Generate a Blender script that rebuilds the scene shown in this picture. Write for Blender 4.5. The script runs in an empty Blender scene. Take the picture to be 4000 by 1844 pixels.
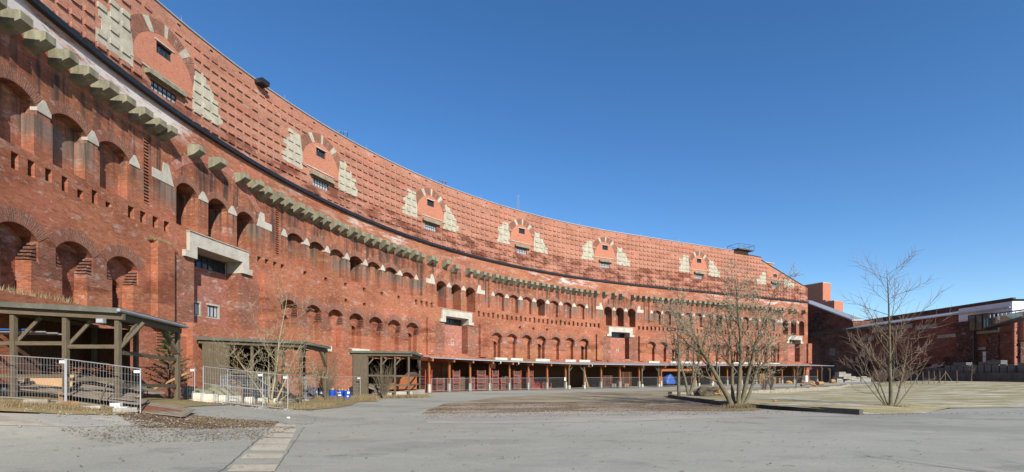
import bpy, bmesh, math, random
from math import sin, cos, pi, radians as R, hypot, atan2, sqrt
from mathutils import Vector as V, Matrix, noise as mnoise
random.seed(7)
C = bpy.context.scene.collection
SC = bpy.context.scene
# ------------------------------------------------------------------ camera, world, sun
EYE = 2.4
cam = bpy.data.cameras.new('camera'); camo = bpy.data.objects.new('camera', cam); C.objects.link(camo)
cam.sensor_width = 36; cam.sensor_fit = 'HORIZONTAL'; cam.lens = 36*1880/4000
cam.shift_y = (1460-922)/4000
cam.clip_start = .1; cam.clip_end = 4000
camo.location = (0, 0, EYE); camo.rotation_euler = (R(90), 0, 0)
SC.camera = camo
SUN_EL = R(30); SUN_AZ = R(152)           # azimuth from +Y towards +X
w = bpy.data.worlds.new('World'); SC.world = w; w.use_nodes = True
nt = w.node_tree; nt.nodes.clear()
sky = nt.nodes.new('ShaderNodeTexSky'); sky.sky_type = 'NISHITA'; sky.sun_disc = False
sky.sun_elevation = SUN_EL; sky.sun_rotation = SUN_AZ
sky.altitude = 900; sky.air_density = 1.0; sky.dust_density = .1; sky.ozone_density = 3.0
bg = nt.nodes.new('ShaderNodeBackground'); bg.inputs['Strength'].default_value = .112
wo = nt.nodes.new('ShaderNodeOutputWorld')
hs = nt.nodes.new('ShaderNodeHueSaturation'); hs.inputs['Saturation'].default_value = 1.22; hs.inputs['Hue'].default_value = .503
nt.links.new(sky.outputs[0], hs.inputs['Color']); nt.links.new(hs.outputs[0], bg.inputs[0]); nt.links.new(bg.outputs[0], wo.inputs[0])
sl = bpy.data.lights.new('sun', 'SUN'); so = bpy.data.objects.new('sun', sl); C.objects.link(so)
sl.energy = 4.6; sl.angle = R(.5); sl.color = (1, .93, .83)
TOSUN = V((cos(SUN_EL)*sin(SUN_AZ), cos(SUN_EL)*cos(SUN_AZ), sin(SUN_EL)))
so.rotation_euler = TOSUN.to_track_quat('Z', 'Y').to_euler(); so.location = (60, -120, 90)
SC.view_settings.view_transform = 'Standard'; SC.view_settings.look = 'None'
SC.view_settings.exposure = .6; SC.view_settings.gamma = 1

# ------------------------------------------------------------------ materials
class G:
    def __init__(s, name, rough=.85, spec=.25):
        s.m = bpy.data.materials.new(name); s.m.use_nodes = True; s.t = s.m.node_tree
        s.b = s.t.nodes['Principled BSDF']; s.b.inputs['Roughness'].default_value = rough
        s.b.inputs['Specular IOR Level'].default_value = spec
    def n(s, t, **k):
        x = s.t.nodes.new(t)
        for a, v in k.items():
            if hasattr(v, 'is_linked') or isinstance(v, bpy.types.NodeSocket): s.t.links.new(v, x.inputs[a.replace('_', ' ')])
            elif a.replace('_', ' ') in x.inputs: x.inputs[a.replace('_', ' ')].default_value = v
            else: setattr(x, a, v)
        return x
    def co(s, kind='Object', scale=(1, 1, 1), loc=(0, 0, 0)):
        t = s.n('ShaderNodeTexCoord')
        return s.n('ShaderNodeMapping', Vector=t.outputs[kind], Scale=scale, Location=loc).outputs[0]
    def noise(s, vec, scale, detail=4, rough=.55):
        return s.n('ShaderNodeTexNoise', Vector=vec, Scale=scale, Detail=detail, Roughness=rough).outputs['Fac']
    def ramp(s, f, a, b, lo=0., hi=1.):
        return s.n('ShaderNodeMapRange', Value=f, From_Min=a, From_Max=b, To_Min=lo, To_Max=hi).outputs[0]
    def math(s, op, a, b=0.):
        x = s.t.nodes.new('ShaderNodeMath'); x.operation = op
        for i, v in enumerate((a, b)):
            if isinstance(v, bpy.types.NodeSocket): s.t.links.new(v, x.inputs[i])
            else: x.inputs[i].default_value = v
        return x.outputs[0]
    def mix(s, f, a, b, mode='MIX'):
        x = s.t.nodes.new('ShaderNodeMix'); x.data_type = 'RGBA'; x.blend_type = mode
        for i, v in ((0, f), (6, a), (7, b)):
            if isinstance(v, bpy.types.NodeSocket): s.t.links.new(v, x.inputs[i])
            else: x.inputs[i].default_value = v if i == 0 or len(v) == 4 else (*v, 1)
        return x.outputs[2]
    def fin(s, col, bump=None, strength=.4, dist=.02):
        if isinstance(col, bpy.types.NodeSocket): s.t.links.new(col, s.b.inputs['Base Color'])
        else: s.b.inputs['Base Color'].default_value = (*col, 1)
        if bump is not None:
            b = s.n('ShaderNodeBump', Height=bump, Strength=strength, Distance=dist)
            s.t.links.new(b.outputs[0], s.b.inputs['Normal'])
        return s.m

def brick_mat(name, c1, c2, mortar, soot=.5, white=.0, streak=False, bands=None, bw=.27, bh=.09, whitez=None, pale=.5, big=1., grey=None):
    g = G(name, .9, .15)
    uv = g.co('UV')
    jig = g.n('ShaderNodeTexNoise', Vector=uv, Scale=1.7, Detail=2)
    uvj = g.n('ShaderNodeVectorMath', operation='MULTIPLY_ADD'); g.t.links.new(jig.outputs['Color'], uvj.inputs[0])
    uvj.inputs[1].default_value = (.03, .03, 0); g.t.links.new(uv, uvj.inputs[2])
    br = g.n('ShaderNodeTexBrick', Vector=uvj.outputs[0], Scale=1., Brick_Width=bw, Row_Height=bh, Mortar_Size=.011, Mortar_Smooth=.3, Bias=-.1,
             Color1=(*c1, 1), Color2=(*c2, 1), Mortar=(*mortar, 1))
    col = br.outputs['Color']
    # tone drift of whole batches of brick
    n1 = g.noise(g.co('UV', (.16*big, .3*big, 1)), 1., 6, .62)
    col = g.mix(g.ramp(n1, .42, .66, 0., soot), col, (.26, .13, .09), 'MULTIPLY')
    n2 = g.noise(g.co('UV', (.5, 1.1, 1), (3, 7, 0)), 1., 7, .68)
    col = g.mix(g.ramp(n2, .5, .75, 0., .35), col, (.55, .40, .33), 'MULTIPLY')
    n3 = g.noise(g.co('UV', (.23, .4, 1), (9, 2, 0)), 1., 5, .6)
    col = g.mix(g.ramp(n3, .5, .7, 0., pale), col, (.46, .155, .095))
    # single odd bricks and pockmarks
    n5 = g.noise(g.co('UV', (3.2, 9.5, 1)), 1., 3, .6)
    col = g.mix(g.ramp(n5, .54, .70, 0., .6), col, (.10, .048, .036))
    col = g.mix(g.ramp(n5, .30, .40, .30, 0.), col, (.50, .25, .16))
    sep = g.n('ShaderNodeSeparateXYZ', Vector=g.co('UV'))
    if white:
        nw = g.noise(g.co('UV', (.55, 1.0, 1), (1, 4, 0)), 1., 9, .72)
        f = g.ramp(nw, .56, .68, 0., white)
        col = g.mix(f, col, (.52, .46, .42))
        nf = g.noise(g.co('UV', (1.9, 3.4, 1), (6, 1, 0)), 1., 7, .75)
        col = g.mix(g.ramp(nf, .57, .66, 0., white*1.25), col, (.56, .47, .41))
        col = g.mix(g.ramp(nf, .43, .34, 0., white*1.2), col, (.115, .06, .045))
    if whitez:
        z = sep.outputs[1]
        m = g.math('MULTIPLY', g.ramp(z, whitez[0], whitez[0]+.8), g.ramp(z, whitez[1], whitez[1]-.5))
        nw = g.noise(g.co('UV', (.28, 1.2, 1), (5, 4, 0)), 1., 9, .74)
        lowf = g.noise(g.co('UV', (.045, .02, 1), (2, 0, 0)), 1., 3, .5)
        f = g.math('MULTIPLY', g.math('MULTIPLY', g.ramp(g.math('ADD', nw, g.ramp(sep.outputs[0], 6., 2., 0., .085)), .49, .58, 0., .9), m), g.math('MAXIMUM', g.ramp(lowf, .46, .60, .1, .85), g.ramp(sep.outputs[0], 6., 2., 0., 1.)))
        col = g.mix(f, col, (.60, .56, .52))
    if grey:
        z = sep.outputs[1]
        m = g.math('MULTIPLY', g.ramp(z, grey[0]-.5, grey[0]+.5), g.ramp(z, grey[1], grey[1]-.3))
        nw = g.noise(g.co('UV', (.55, .3, 1), (8, 1, 0)), 1., 6, .6)
        col = g.mix(g.math('MULTIPLY', g.ramp(nw, .47, .58, 0., .75), m), col, (.17, .145, .12))
        nw = g.noise(g.co('UV', (.12, .22, 1), (4, 9, 0)), 1., 6, .62)
        col = g.mix(g.ramp(nw, .56, .70, 0., .35), col, (.30, .17, .06))
    if streak:
        z = sep.outputs[1]
        m = g.math('MULTIPLY', g.ramp(z, 13.2, 16.0), g.ramp(z, 19.4, 18.6))
        nw = g.noise(g.co('UV', (1.35, .07, 1), (2, 0, 0)), 1., 5, .7)
        f = g.math('MULTIPLY', g.ramp(nw, .46, .60, 0., .88), m)
        col = g.mix(f, col, (.05, .043, .038))
    if bands:
        z = sep.outputs[1]
        for a, b, amt in bands:
            m = g.math('MULTIPLY', g.ramp(z, a, a+.15), g.ramp(z, b, b-.15))
            nw = g.noise(g.co('UV', (.35, .8, 1), (2, 8, 0)), 1., 5, .6)
            f = g.math('MULTIPLY', g.ramp(nw, .44, .58, 0., amt), m)
            col = g.mix(f, col, (.34, .24, .22), 'MULTIPLY')
    h = g.math('ADD', g.math('MULTIPLY', br.outputs['Fac'], -1.), g.math('MULTIPLY', n5, .8))
    return g.fin(col, h, .45, .02)

def plain(name, c, c2=None, scale=2., rough=.8, spec=.25, stretch=(1, 1, 1), bump=.2, metal=0, thr=(.35, .7), amt=1.):
    g = G(name, rough, spec); g.b.inputs['Metallic'].default_value = metal
    if c2 is None: c2 = tuple(x*.7 for x in c)
    v = g.co('Object', stretch)
    n = g.noise(v, scale, 6, .6); n2 = g.noise(v, scale*7, 4, .6)
    col = g.mix(g.ramp(n, thr[0], thr[1], 0., amt), c, c2)
    col = g.mix(g.ramp(n2, .4, .7, 0., .35), col, tuple(x*.6 for x in c2))
    return g.fin(col, n2, bump, .01)

M = {}
M['brick'] = brick_mat('wall brick', (.44, .152, .076), (.28, .095, .05), (.26, .145, .095), .45, .42, True, [(7.2, 9.6, .6), (17.5, 18.8, .35)], whitez=(19.6, 21.5), bh=.105, bw=.30, grey=(14.7, 16.3))
M['brick_up'] = brick_mat('upper wall brick', (.45, .19, .118), (.35, .145, .094), (.38, .25, .19), .35, .3, False, [(21, 27.4, .85)], pale=.5)
M['brick_red'] = brick_mat('new red brick infill', (.46, .155, .088), (.41, .135, .078), (.45, .28, .2), .0, .0, pale=.2)
M['brick_pale'] = brick_mat('pinkish brick', (.38, .13, .085), (.30, .09, .06), (.38, .25, .2), .35, .6, pale=.6)
M['brick_dark'] = brick_mat('dark engineering brick', (.22, .088, .056), (.12, .058, .045), (.26, .17, .13), .55, .45, pale=.12)
M['brick_mottled'] = brick_mat('mottled brown brick', (.31, .112, .062), (.155, .068, .048), (.27, .165, .12), .45, .45, pale=.35)
M['brick_ring'] = brick_mat('rowlock arch brick', (.25, .100, .060), (.15, .066, .048), (.30, .19, .14), .3, .35, pale=.2)
M['brick_shade'] = brick_mat('shaded weathered hall brick', (.23, .082, .052), (.15, .058, .04), (.17, .10, .08), .8, .35, pale=.25)  # hall brick darkened for its shaded court side; shade is in the colour
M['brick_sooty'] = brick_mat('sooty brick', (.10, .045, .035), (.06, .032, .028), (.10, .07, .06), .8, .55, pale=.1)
M['concrete'] = plain('pale concrete', (.50, .47, .40), (.36, .33, .27), 1.2, .9, .15)
M['plaster'] = plain('beige plaster', (.47, .435, .34), (.31, .285, .22), 1.3, .9, .15)
M['mossy'] = plain('mossy concrete', (.30, .285, .20), (.13, .122, .08), 1.6, .9, .15, (1, 1, .35))
M['white_slab'] = plain('whitewashed slab', (.62, .60, .52), (.42, .35, .22), 1.1, .9, .15, thr=(.45, .75))
M['dark_conc'] = plain('shade darkened concrete', (.13, .125, .115), (.07, .067, .062), .8, .9, .15, (1, 1, .3))  # dark base carries the shade of kerb and retaining wall in its colour
M['black'] = plain('black metal', (.012, .012, .014), (.02, .02, .022), 3, .45, .5)
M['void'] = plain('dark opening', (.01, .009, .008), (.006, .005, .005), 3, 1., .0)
M['zinc'] = plain('zinc sheet', (.42, .44, .46), (.33, .35, .37), 2, .45, .5, metal=.4)
M['steel'] = plain('galvanised steel', (.40, .415, .43), (.31, .325, .34), 6, .45, .5, metal=.35)
M['wire'] = plain('galvanised wire', (.36, .37, .38), (.28, .29, .30), 6, .5, .5)
M['roof_felt'] = plain('mossy roof felt', (.15, .15, .125), (.095, .10, .075), 1.5, .95, .1)
M['timber'] = plain('weathered timber', (.155, .125, .083), (.088, .07, .046), 3.5, .85, .2, (6, 6, .6))
M['timber_h'] = plain('weathered timber rail', (.155, .125, .083), (.088, .07, .046), 3.5, .85, .2, (.6, 3, 6))
M['plank'] = plain('grey planks', (.27, .23, .18), (.17, .14, .105), 2.5, .85, .2, (.8, 3, 5))
M['planks_brown'] = plain('brown plank wall', (.115, .055, .028), (.06, .031, .018), 3, .85, .2, (7, 7, .5))
M['glulam'] = plain('orange brown timber', (.36, .12, .042), (.24, .08, .03), 3, .7, .3, (5, 5, .6))
M['dark_boards'] = plain('dark stored boards', (.20, .125, .095), (.085, .055, .044), 2.5, .85, .2, (2, 2, 22), thr=(.4, .6))
M['red_steel'] = plain('faded red steel', (.48, .085, .06), (.38, .07, .05), 4, .6, .35)
M['ply'] = plain('raw plywood', (.50, .33, .18), (.40, .25, .13), 2, .8, .2, (1, 1, 4))
M['rust'] = plain('rusty sheet', (.21, .095, .05), (.13, .06, .035), 2.2, .8, .3)
M['blue_drum'] = plain('blue drum paint', (.012, .075, .42), (.01, .055, .33), 3, .35, .5)
M['yellow'] = plain('yellow plastic', (.62, .38, .04), (.5, .3, .04), 5, .5, .4)
M['orange_crate'] = plain('orange yellow timber', (.62, .33, .075), (.5, .25, .06), 4, .7, .2, (1, 1, 6))
M['tarp'] = plain('blue tarpaulin', (.03, .10, .34), (.02, .07, .25), 2, .5, .4)
M['white'] = plain('white paint', (.72, .72, .70), (.62, .62, .60), 4, .6, .3)
M['label'] = plain('white label', (.75, .75, .74), (.7, .7, .69), 4, .6, .3)
M['bluegrey'] = plain('pale blue render', (.66, .69, .73), (.60, .63, .68), .4, .8, .2)
M['stone'] = plain('grey stone block', (.36, .34, .29), (.22, .21, .18), 2.2, .9, .15)
M['slab_grey'] = plain('grey concrete slabs', (.20, .20, .195), (.12, .12, .118), 1.5, .9, .15, (1, 1, 8))
M['bark'] = plain('grey green bark', (.185, .165, .10), (.085, .075, .052), 5, .9, .1, (4, 4, .8))
M['bark_brown'] = plain('brown grey bark', (.15, .125, .085), (.08, .065, .048), 6, .9, .1, (4, 4, .8))
M['twig'] = plain('pale twigs', (.19, .152, .098), (.12, .096, .064), 4, .9, .1)
M['stem_pale'] = plain('pale budding stems', (.34, .29, .17), (.22, .185, .105), 4, .9, .1)
M['twig_red'] = plain('reddish twigs', (.23, .165, .125), (.15, .10, .08), 4, .9, .1)
M['bud'] = plain('pale buds', (.36, .33, .25), (.25, .225, .16), 9, .9, .1)
M['needle'] = plain('pine needles', (.075, .13, .045), (.04, .075, .028), 4, .8, .2)
M['straw'] = plain('dry grass', (.32, .25, .14), (.20, .15, .08), 3, .9, .1)
M['leaf'] = plain('fallen leaves', (.26, .165, .095), (.14, .088, .055), 9, .9, .1)
M['cutwood'] = plain('cut wood', (.42, .25, .12), (.26, .15, .075), 3, .85, .15)
M['rubble'] = plain('rubble', (.34, .30, .24), (.2, .18, .14), 4, .9, .1)
M['dark_cloth'] = plain('dark plastic sheet', (.02, .022, .025), (.04, .042, .045), 3, .5, .4)
g = G('window glass', .08, .6); M['glass'] = g.fin((.022, .028, .035))
g = G('light glass', .15, .5)
M['glass_pale'] = g.fin(g.mix(g.noise(g.co('Object'), 1.2, 2), (.30, .33, .36), (.42, .45, .48)))
g = G('clear glass', .05, .5); M['glass_green'] = g.fin((.10, .15, .145)); g.b.inputs['Transmission Weight'].default_value = .6

def ground_mat(name, base, alt, dark, light, speck=.35, sc=.25, bump=.4, patch=None, stretch=(1, 1, 1), rough=.95):
    g = G(name, rough, .12)
    v = g.co('Object', stretch)
    n = g.noise(v, sc, 7, .62); n2 = g.noise(g.co('Object'), 9., 5, .7); n3 = g.noise(g.co('Object'), 34., 3, .7); n4 = g.noise(v, sc*4.2, 6, .65)
    col = g.mix(g.ramp(n, .40, .62), base, alt)
    col = g.mix(g.ramp(n4, .52, .70, 0., .6), col, dark)
    col = g.mix(g.ramp(n2, .50, .72, 0., speck), col, dark)
    col = g.mix(g.ramp(n3, .64, .70, 0., .75), col, light)
    if patch:
        for c, s, a, b in patch:
            col = g.mix(g.ramp(g.noise(g.co('Object', stretch, (s*7, s*3, 0)), s, 7, .66), a, b, 0., .9), col, c)
    n6 = g.noise(g.co('Object', (1, .45, 1)), 13., 6, .75); n7 = g.noise(g.co('Object', (1, .5, 1), (4, 4, 0)), 26., 4, .8)
    col = g.mix(g.ramp(n6, .40, .62, 0., .38), col, tuple(x*.70 for x in base)); col = g.mix(g.ramp(n7, .60, .68, 0., .7), col, light)
    return g.fin(col, n2, bump, .015)
M['asphalt'] = ground_mat('worn asphalt', (.328, .325, .272), (.292, .29, .246), (.25, .248, .21), (.58, .57, .50), .3, .16, .25, patch=[((.36, .335, .275), .35, .53, .64), ((.205, .205, .18), .5, .56, .66), ((.245, .243, .21), .11, .5, .57), ((.355, .348, .30), .06, .5, .58)], stretch=(.6, 1, 1))
M['dirt'] = ground_mat('gravelly dirt', (.37, .32, .23), (.26, .22, .15), (.15, .115, .08), (.55, .5, .41), .6, .5, .6, patch=[((.24, .22, .09), .45, .50, .58), ((.13, .10, .075), .36, .50, .57)], stretch=(.35, 1.3, 1))
M['field'] = ground_mat('thin winter grass on gravel', (.40, .35, .235), (.27, .235, .115), (.20, .17, .085), (.56, .53, .44), .6, .5, .6, patch=[((.19, .19, .055), 1.0, .49, .56), ((.54, .51, .44), .7, .50, .56), ((.33, .255, .13), .3, .52, .6), ((.20, .20, .065), .22, .54, .62)], stretch=(.32, 1.3, 1))
M['apron'] = ground_mat('old pale concrete apron', (.41, .385, .315), (.345, .325, .27), (.23, .215, .19), (.46, .45, .41), .4, .5, .3, patch=[((.25, .19, .135), .3, .54, .62), ((.285, .283, .262), .25, .48, .56)], stretch=(.4, 1.2, 1))
M['tar'] = plain('tar seam', (.17, .163, .145), (.12, .115, .10), 2, .9, .15)
M['paving'] = ground_mat('beige concrete slabs', (.50, .45, .345), (.42, .375, .285), (.26, .23, .18), (.52, .48, .40), .4, 1.2, .3)
M['bank'] = ground_mat('dry grass and earth', (.30, .23, .115), (.20, .16, .075), (.11, .08, .05), (.45, .36, .2), .7, .8, .9, patch=[((.13, .14, .04), .6, .55, .66)])
M['litter'] = ground_mat('leaf mould', (.235, .18, .125), (.155, .115, .08), (.085, .06, .043), (.42, .34, .25), .8, 1.0, 1., patch=[((.36, .32, .24), .4, .51, .58), ((.24, .23, .10), .5, .56, .63), ((.36, .33, .27), .2, .53, .6)], stretch=(.5, 1.1, 1))

# ------------------------------------------------------------------ mesh helpers
class MB:
    def __init__(s): s.v = []; s.f = []; s.m = []; s.u = []
    def face(s, pts, m=0, uv=None):
        i = len(s.v); s.v += [tuple(p) for p in pts]; s.f.append(tuple(range(i, i+len(pts)))); s.m.append(m); s.u.append(uv)
    def hexa(s, c8, m=0):                       # 8 corners: bottom ring 0-3, top ring 4-7
        for q in ((0, 3, 2, 1), (4, 5, 6, 7), (0, 1, 5, 4), (1, 2, 6, 5), (2, 3, 7, 6), (3, 0, 4, 7)): 
            p = [V(c8[k]) for k in q]
            a, b = (p[1]-p[0]).length, (p[3]-p[0]).length
            p0 = p[0]; o = p0.x*.7+p0.y*.7
            s.face(p, m, [(o, p0.z), (o+a, p0.z), (o+a, p0.z+b), (o, p0.z+b)])
    def box(s, x0, x1, y0, y1, z0, z1, m=0):
        s.hexa([(x0, y0, z0), (x1, y0, z0), (x1, y1, z0), (x0, y1, z0), (x0, y0, z1), (x1, y0, z1), (x1, y1, z1), (x0, y1, z1)], m)
    def obox(s, c, ax, ay, az, m=0):            # centre, half axes
        c, ax, ay, az = V(c), V(ax), V(ay), V(az)
        s.hexa([c-ax-ay-az, c+ax-ay-az, c+ax+ay-az, c-ax+ay-az, c-ax-ay+az, c+ax-ay+az, c+ax+ay+az, c-ax+ay+az], m)
    def bar(s, a, b, wx, wz, m=0, up=(0, 0, 1)):   # rectangular bar from a to b
        a, b = V(a), V(b); d = b-a; L = d.length
        if L < 1e-6: return
        d.normalize(); u = V(up)
        if abs(d.dot(u)) > .98: u = V((0, 1, 0)) if abs(d.y) < .9 else V((1, 0, 0))
        x = d.cross(u).normalized(); z = x.cross(d).normalized()
        s.obox((a+b)/2, x*wx/2, d*L/2, z*wz/2, m)
    def tube(s, pts, rads, n=5, m=0, cap=True):
        rings = []
        for i, p in enumerate(pts):
            p = V(p); d = (V(pts[min(i+1, len(pts)-1)])-V(pts[max(i-1, 0)]))
            d = d.normalized() if d.length > 1e-9 else V((0, 0, 1))
            u = V((1, 0, 0)) if abs(d.x) < .8 else V((0, 1, 0))
            x = d.cross(u).normalized(); y = d.cross(x)
            k = len(s.v); r = rads[i]
            for j in range(n):
                a = 2*pi*j/n; s.v.append(tuple(p+x*(r*cos(a))+y*(r*sin(a))))
            rings.append(k)
        for a, b in zip(rings, rings[1:]):
            for j in range(n):
                s.f.append((a+j, a+(j+1) % n, b+(j+1) % n, b+j)); s.m.append(m); s.u.append(None)
        if cap:
            s.f.append(tuple(rings[0]+j for j in range(n))); s.m.append(m); s.u.append(None)
            s.f.append(tuple(rings[-1]+j for j in range(n))); s.m.append(m); s.u.append(None)
    def lathe(s, c, prof, n=24, m=0):           # prof: list of (r,z)
        c = V(c); rings = []
        for r, z in prof:
            rings.append(len(s.v))
            for j in range(n):
                a = 2*pi*j/n; s.v.append((c.x+r*cos(a), c.y+r*sin(a), c.z+z))
        for a, b in zip(rings, rings[1:]):
            for j in range(n):
                s.f.append((a+j, a+(j+1) % n, b+(j+1) % n, b+j)); s.m.append(m); s.u.append(None)
        for k in (rings[0], rings[-1]):
            s.f.append(tuple(k+j for j in range(n))); s.m.append(m); s.u.append(None)
    def mesh(s, name, mats, smooth=False):
        me = bpy.data.meshes.new(name); me.from_pydata(s.v, [], s.f)
        for k in (mats if isinstance(mats, (list, tuple)) else [mats]): me.materials.append(M[k])
        me.polygons.foreach_set('material_index', s.m)
        if any(u is not None for u in s.u):
            ul = me.uv_layers.new(name='UVMap'); k = 0
            for f, u in zip(s.f, s.u):
                for j in range(len(f)):
                    ul.data[k].uv = u[j] if u else (0, 0); k += 1
        if smooth: me.polygons.foreach_set('use_smooth', [True]*len(s.f))
        me.update(); return me
    def build(s, name, mats, parent=None, smooth=False):
        o = bpy.data.objects.new(name, s.mesh(name, mats, smooth)); C.objects.link(o)
        if parent: o.parent = parent
        return o
def tag(o, label=None, cat=None, group=None, kind=None):
    for k, v in (('label', label), ('category', cat), ('group', group), ('kind', kind)):
        if v: o[k] = v
    return o
def thing(name, label, cat, group=None, loc=(0, 0, 0), rz=0):
    o = bpy.data.objects.new(name, None); C.objects.link(o); o.empty_display_size = .3
    o.location = loc; o.rotation_euler = (0, 0, rz); o['_t'] = 1; del o['_t']
    return tag(o, label, cat, group)
def copy_tree(o, parent=None):
    c = o.copy(); C.objects.link(c); c.parent = parent
    for ch in list(o.children): copy_tree(ch, c)
    return c
def lerp(tab, x):
    if x <= tab[0][0]: return tab[0][1]
    for (a, b), (c, d) in zip(tab, tab[1:]):
        if x <= c: return b+(d-b)*(x-a)/(c-a)
    return tab[-1][1]
def S(t): t = min(1, max(0, t)); return t*t*(3-2*t)
ORD = ['first', 'second', 'third', 'fourth', 'fifth', 'sixth', 'seventh', 'eighth', 'ninth', 'tenth', 'eleventh', 'twelfth', 'thirteenth', 'fourteenth', 'fifteenth', 'sixteenth', 'seventeenth', 'eighteenth', 'nineteenth', 'twentieth']

# polygon with holes -> faces in 2D, cut along u-lines (and v-lines) so that it can be bent
def fill2d(outer, holes=(), ustep=2., vstep=None):
    bm = bmesh.new()
    for loop in [outer]+list(holes):
        vs = [bm.verts.new((a, b, 0)) for a, b in loop]
        for i in range(len(vs)): bm.edges.new((vs[i], vs[(i+1) % len(vs)]))
    bmesh.ops.triangle_fill(bm, edges=bm.edges[:], use_beauty=True)
    for ax, st in ((0, ustep), (1, vstep)):
        if not st: continue
        lo = min(p[ax] for p in outer); hi = max(p[ax] for p in outer)
        k = math.floor(lo/st)+1
        while k*st < hi-1e-4:
            co = [0, 0, 0]; no = [0, 0, 0]; co[ax] = k*st; no[ax] = 1
            bmesh.ops.bisect_plane(bm, geom=bm.verts[:]+bm.edges[:]+bm.faces[:], plane_co=co, plane_no=no, dist=1e-5)
            k += 1
    out = [[(v.co.x, v.co.y) for v in f.verts] for f in bm.faces]
    bm.free(); return out
# ------------------------------------------------------------------ terrain
def GZ(x, y):
    bank = 1.35*S((-x-8.5)/14)*S((y-11)/9.5)*(1-.85*S((y-23)/14))
    right = .95*S((x-40)/45)*(1-S((y-98)/20))*S((y-40)/30)
    return bank+right
FRONT = [(15, 27.2), (20.3, 27.7), (21.5, 28.2), (25, 29.3), (30.5, 33.7), (60, 36.2)]
def FZ(x, y): return GZ(x, y)+.27*S((y-lerp(FRONT, x)-.1)/3.2)*(1-S((y-49)/12))*(1-S((x-26)/14))*S((x-14)/2.)
KERB = [(28.0, 20.3), (32.9, 17.6), (36.7, 15.9), (47., 15.7), (60, 16)]   # y -> x of the kerb line
def sheet(name, poly, off, mat, step=1., vs=None, GZ=GZ):
    mb = MB()
    for f in fill2d(poly, (), step, vs or step):
        mb.face([(a, b, GZ(a, b)+off) for a, b in f])
    return tag(mb.build(name, mat), kind='structure')
def px(x, y, z=0.):                       # survey note -> ground point: metres from the surveyed bearing and depression
    d = 1880*(EYE-z)/(y-1460); return ((x-2000)/1880*d, d)
far = MB()
for a, b in ((-900, -60), (200, 900)):
    far.face([(a, -300, -.12), (b, -300, -.12), (b, 900, -.12), (a, 900, -.12)])
far.face([(-60, -300, -.12), (200, -300, -.12), (200, -8, -.12), (-60, -8, -.12)])
far.face([(-60, 200, -.12), (200, 200, -.12), (200, 900, -.12), (-60, 900, -.12)])
tag(far.build('outer_ground', 'dirt'), kind='structure')
sheet('ground', [(-60, -8), (200, -8), (200, 200), (-60, 200)], -.07, 'dirt', 2)
sheet('asphalt', [(-26, -6), (120, -6), (120, 33), (60, 35.6), (30.5, 33.4), (25, 29.4), (20, 30), (16, 38), (16, 50), (14, 62), (25, 73), (43, 84), (60, 88.5), (76, 91.5), (87.5, 93), (87.5, 100), (74, 96.5), (70, 116), (46, 98), (26, 84.6), (10, 74.5), (-3.5, 65.6), (-9.5, 60),
                  (-13.5, 51.5), (-18, 48), (-18, 17.5), (-26, 17.)], 0., 'asphalt', 1.5)
sheet('concrete_apron', [(-26, 17.4), (-19.8, 17.7), (-19, 17.9), (-17.1, 18.5), (-16, 19.2), (-14.3, 19.8), (-13.3, 19.95), (-14.1, 18.4), (-15.3, 17.3), (-16.8, 16.8), (-18.6, 16.4), (-26, 16.2)], .012, 'apron', 1.)
sheet('bank_ground', [(-30, 17.9), (-20.1, 17.95), (-19.2, 18.1), (-17.3, 18.5), (-16, 19.4), (-15.9, 21.3), (-16, 24), (-16, 27.2), (-12.4, 29.4), (-11.9, 32.8), (-12, 36), (-12.7, 39.5), (-11.4, 41.5), (-14, 44.5), (-13.4, 45.9), (-9.3, 47.3), (-8.5, 50.5), (-13, 56), (-30, 60)], .03, 'bank', 1.)
sheet('leaf_strip', [(-15.9, 19.4), (-15.6, 20.9), (-14.6, 21.7), (-12.9, 22), (-11.0, 22.8), (-10.6, 21.2), (-12.2, 19.4), (-13.9, 18.1), (-13.6, 19.2)], .022, 'litter', 1.)
sheet('leafy_ground', [(-5.4, 28.95), (-5.6, 32.2), (-5.4, 38.2), (-1.3, 39.6), (6, 40.5), (15.4, 39), (15.6, 36.6), (17.2, 32.6), (15.5, 31), (3.3, 30.9), (-1.4, 29.5)], .012, 'litter', 1.)
sheet('pale_apron', [(-5.4, 28.6), (-4.1, 23.4), (-2.1, 23.1), (0, 23.3), (5.1, 24), (8, 25.1), (14.1, 26.6), (19.6, 27.4), (17.6, 31.2), (15.5, 30.7), (3.3, 30.6), (-1.4, 29.2)], .008, 'apron', 1.)
sheet('field', [(17.6, 31.4), (19.5, 29.4), (21.5, 28.2), (25, 29.2), (30.5, 33.6), (60, 36), (140, 33), (150, 60), (87.5, 92.5), (76, 90.9), (60, 87.5), (50.5, 74.5), (31.2, 58.2), (21.6, 53.3), (16, 50), (15.72, 46), (15.95, 36.9)], .015, 'field', 1., None, FZ)
sheet('dirt_strip', [(-5.4, 38.4), (-3.9, 41.8), (-1.3, 49.6), (1.1, 52.5), (3.9, 57.1), (10.2, 62.2), (25, 72.5), (43, 83.4), (60, 88), (51, 75.5), (31, 59), (21, 54), (15.4, 47), (15.2, 39.5), (6, 40.7), (-1.3, 39.8)], .01, 'dirt', 1.)
# the strip of beige slabs set in the asphalt
mb = MB()
for y0, y1 in ((1664, 1672), (1678, 1691), (1695, 1710), (1714, 1735), (1737, 1762), (1773, 1793), (1816, 1842), (1862, 1895)):
    def ex(y): t = (y-1680)/164; return 1056-171*t, 1157-86*t
    a0, b0 = ex(y0); a1, b1 = ex(y1); n = 3
    P = [px(a1, y1), px(b1, y1), px(b0, y0), px(a0, y0)]
    mb.face([(p[0], p[1], GZ(*p)+.008) for p in P])
tag(mb.build('paving_strip', 'paving'), kind='structure')

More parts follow.
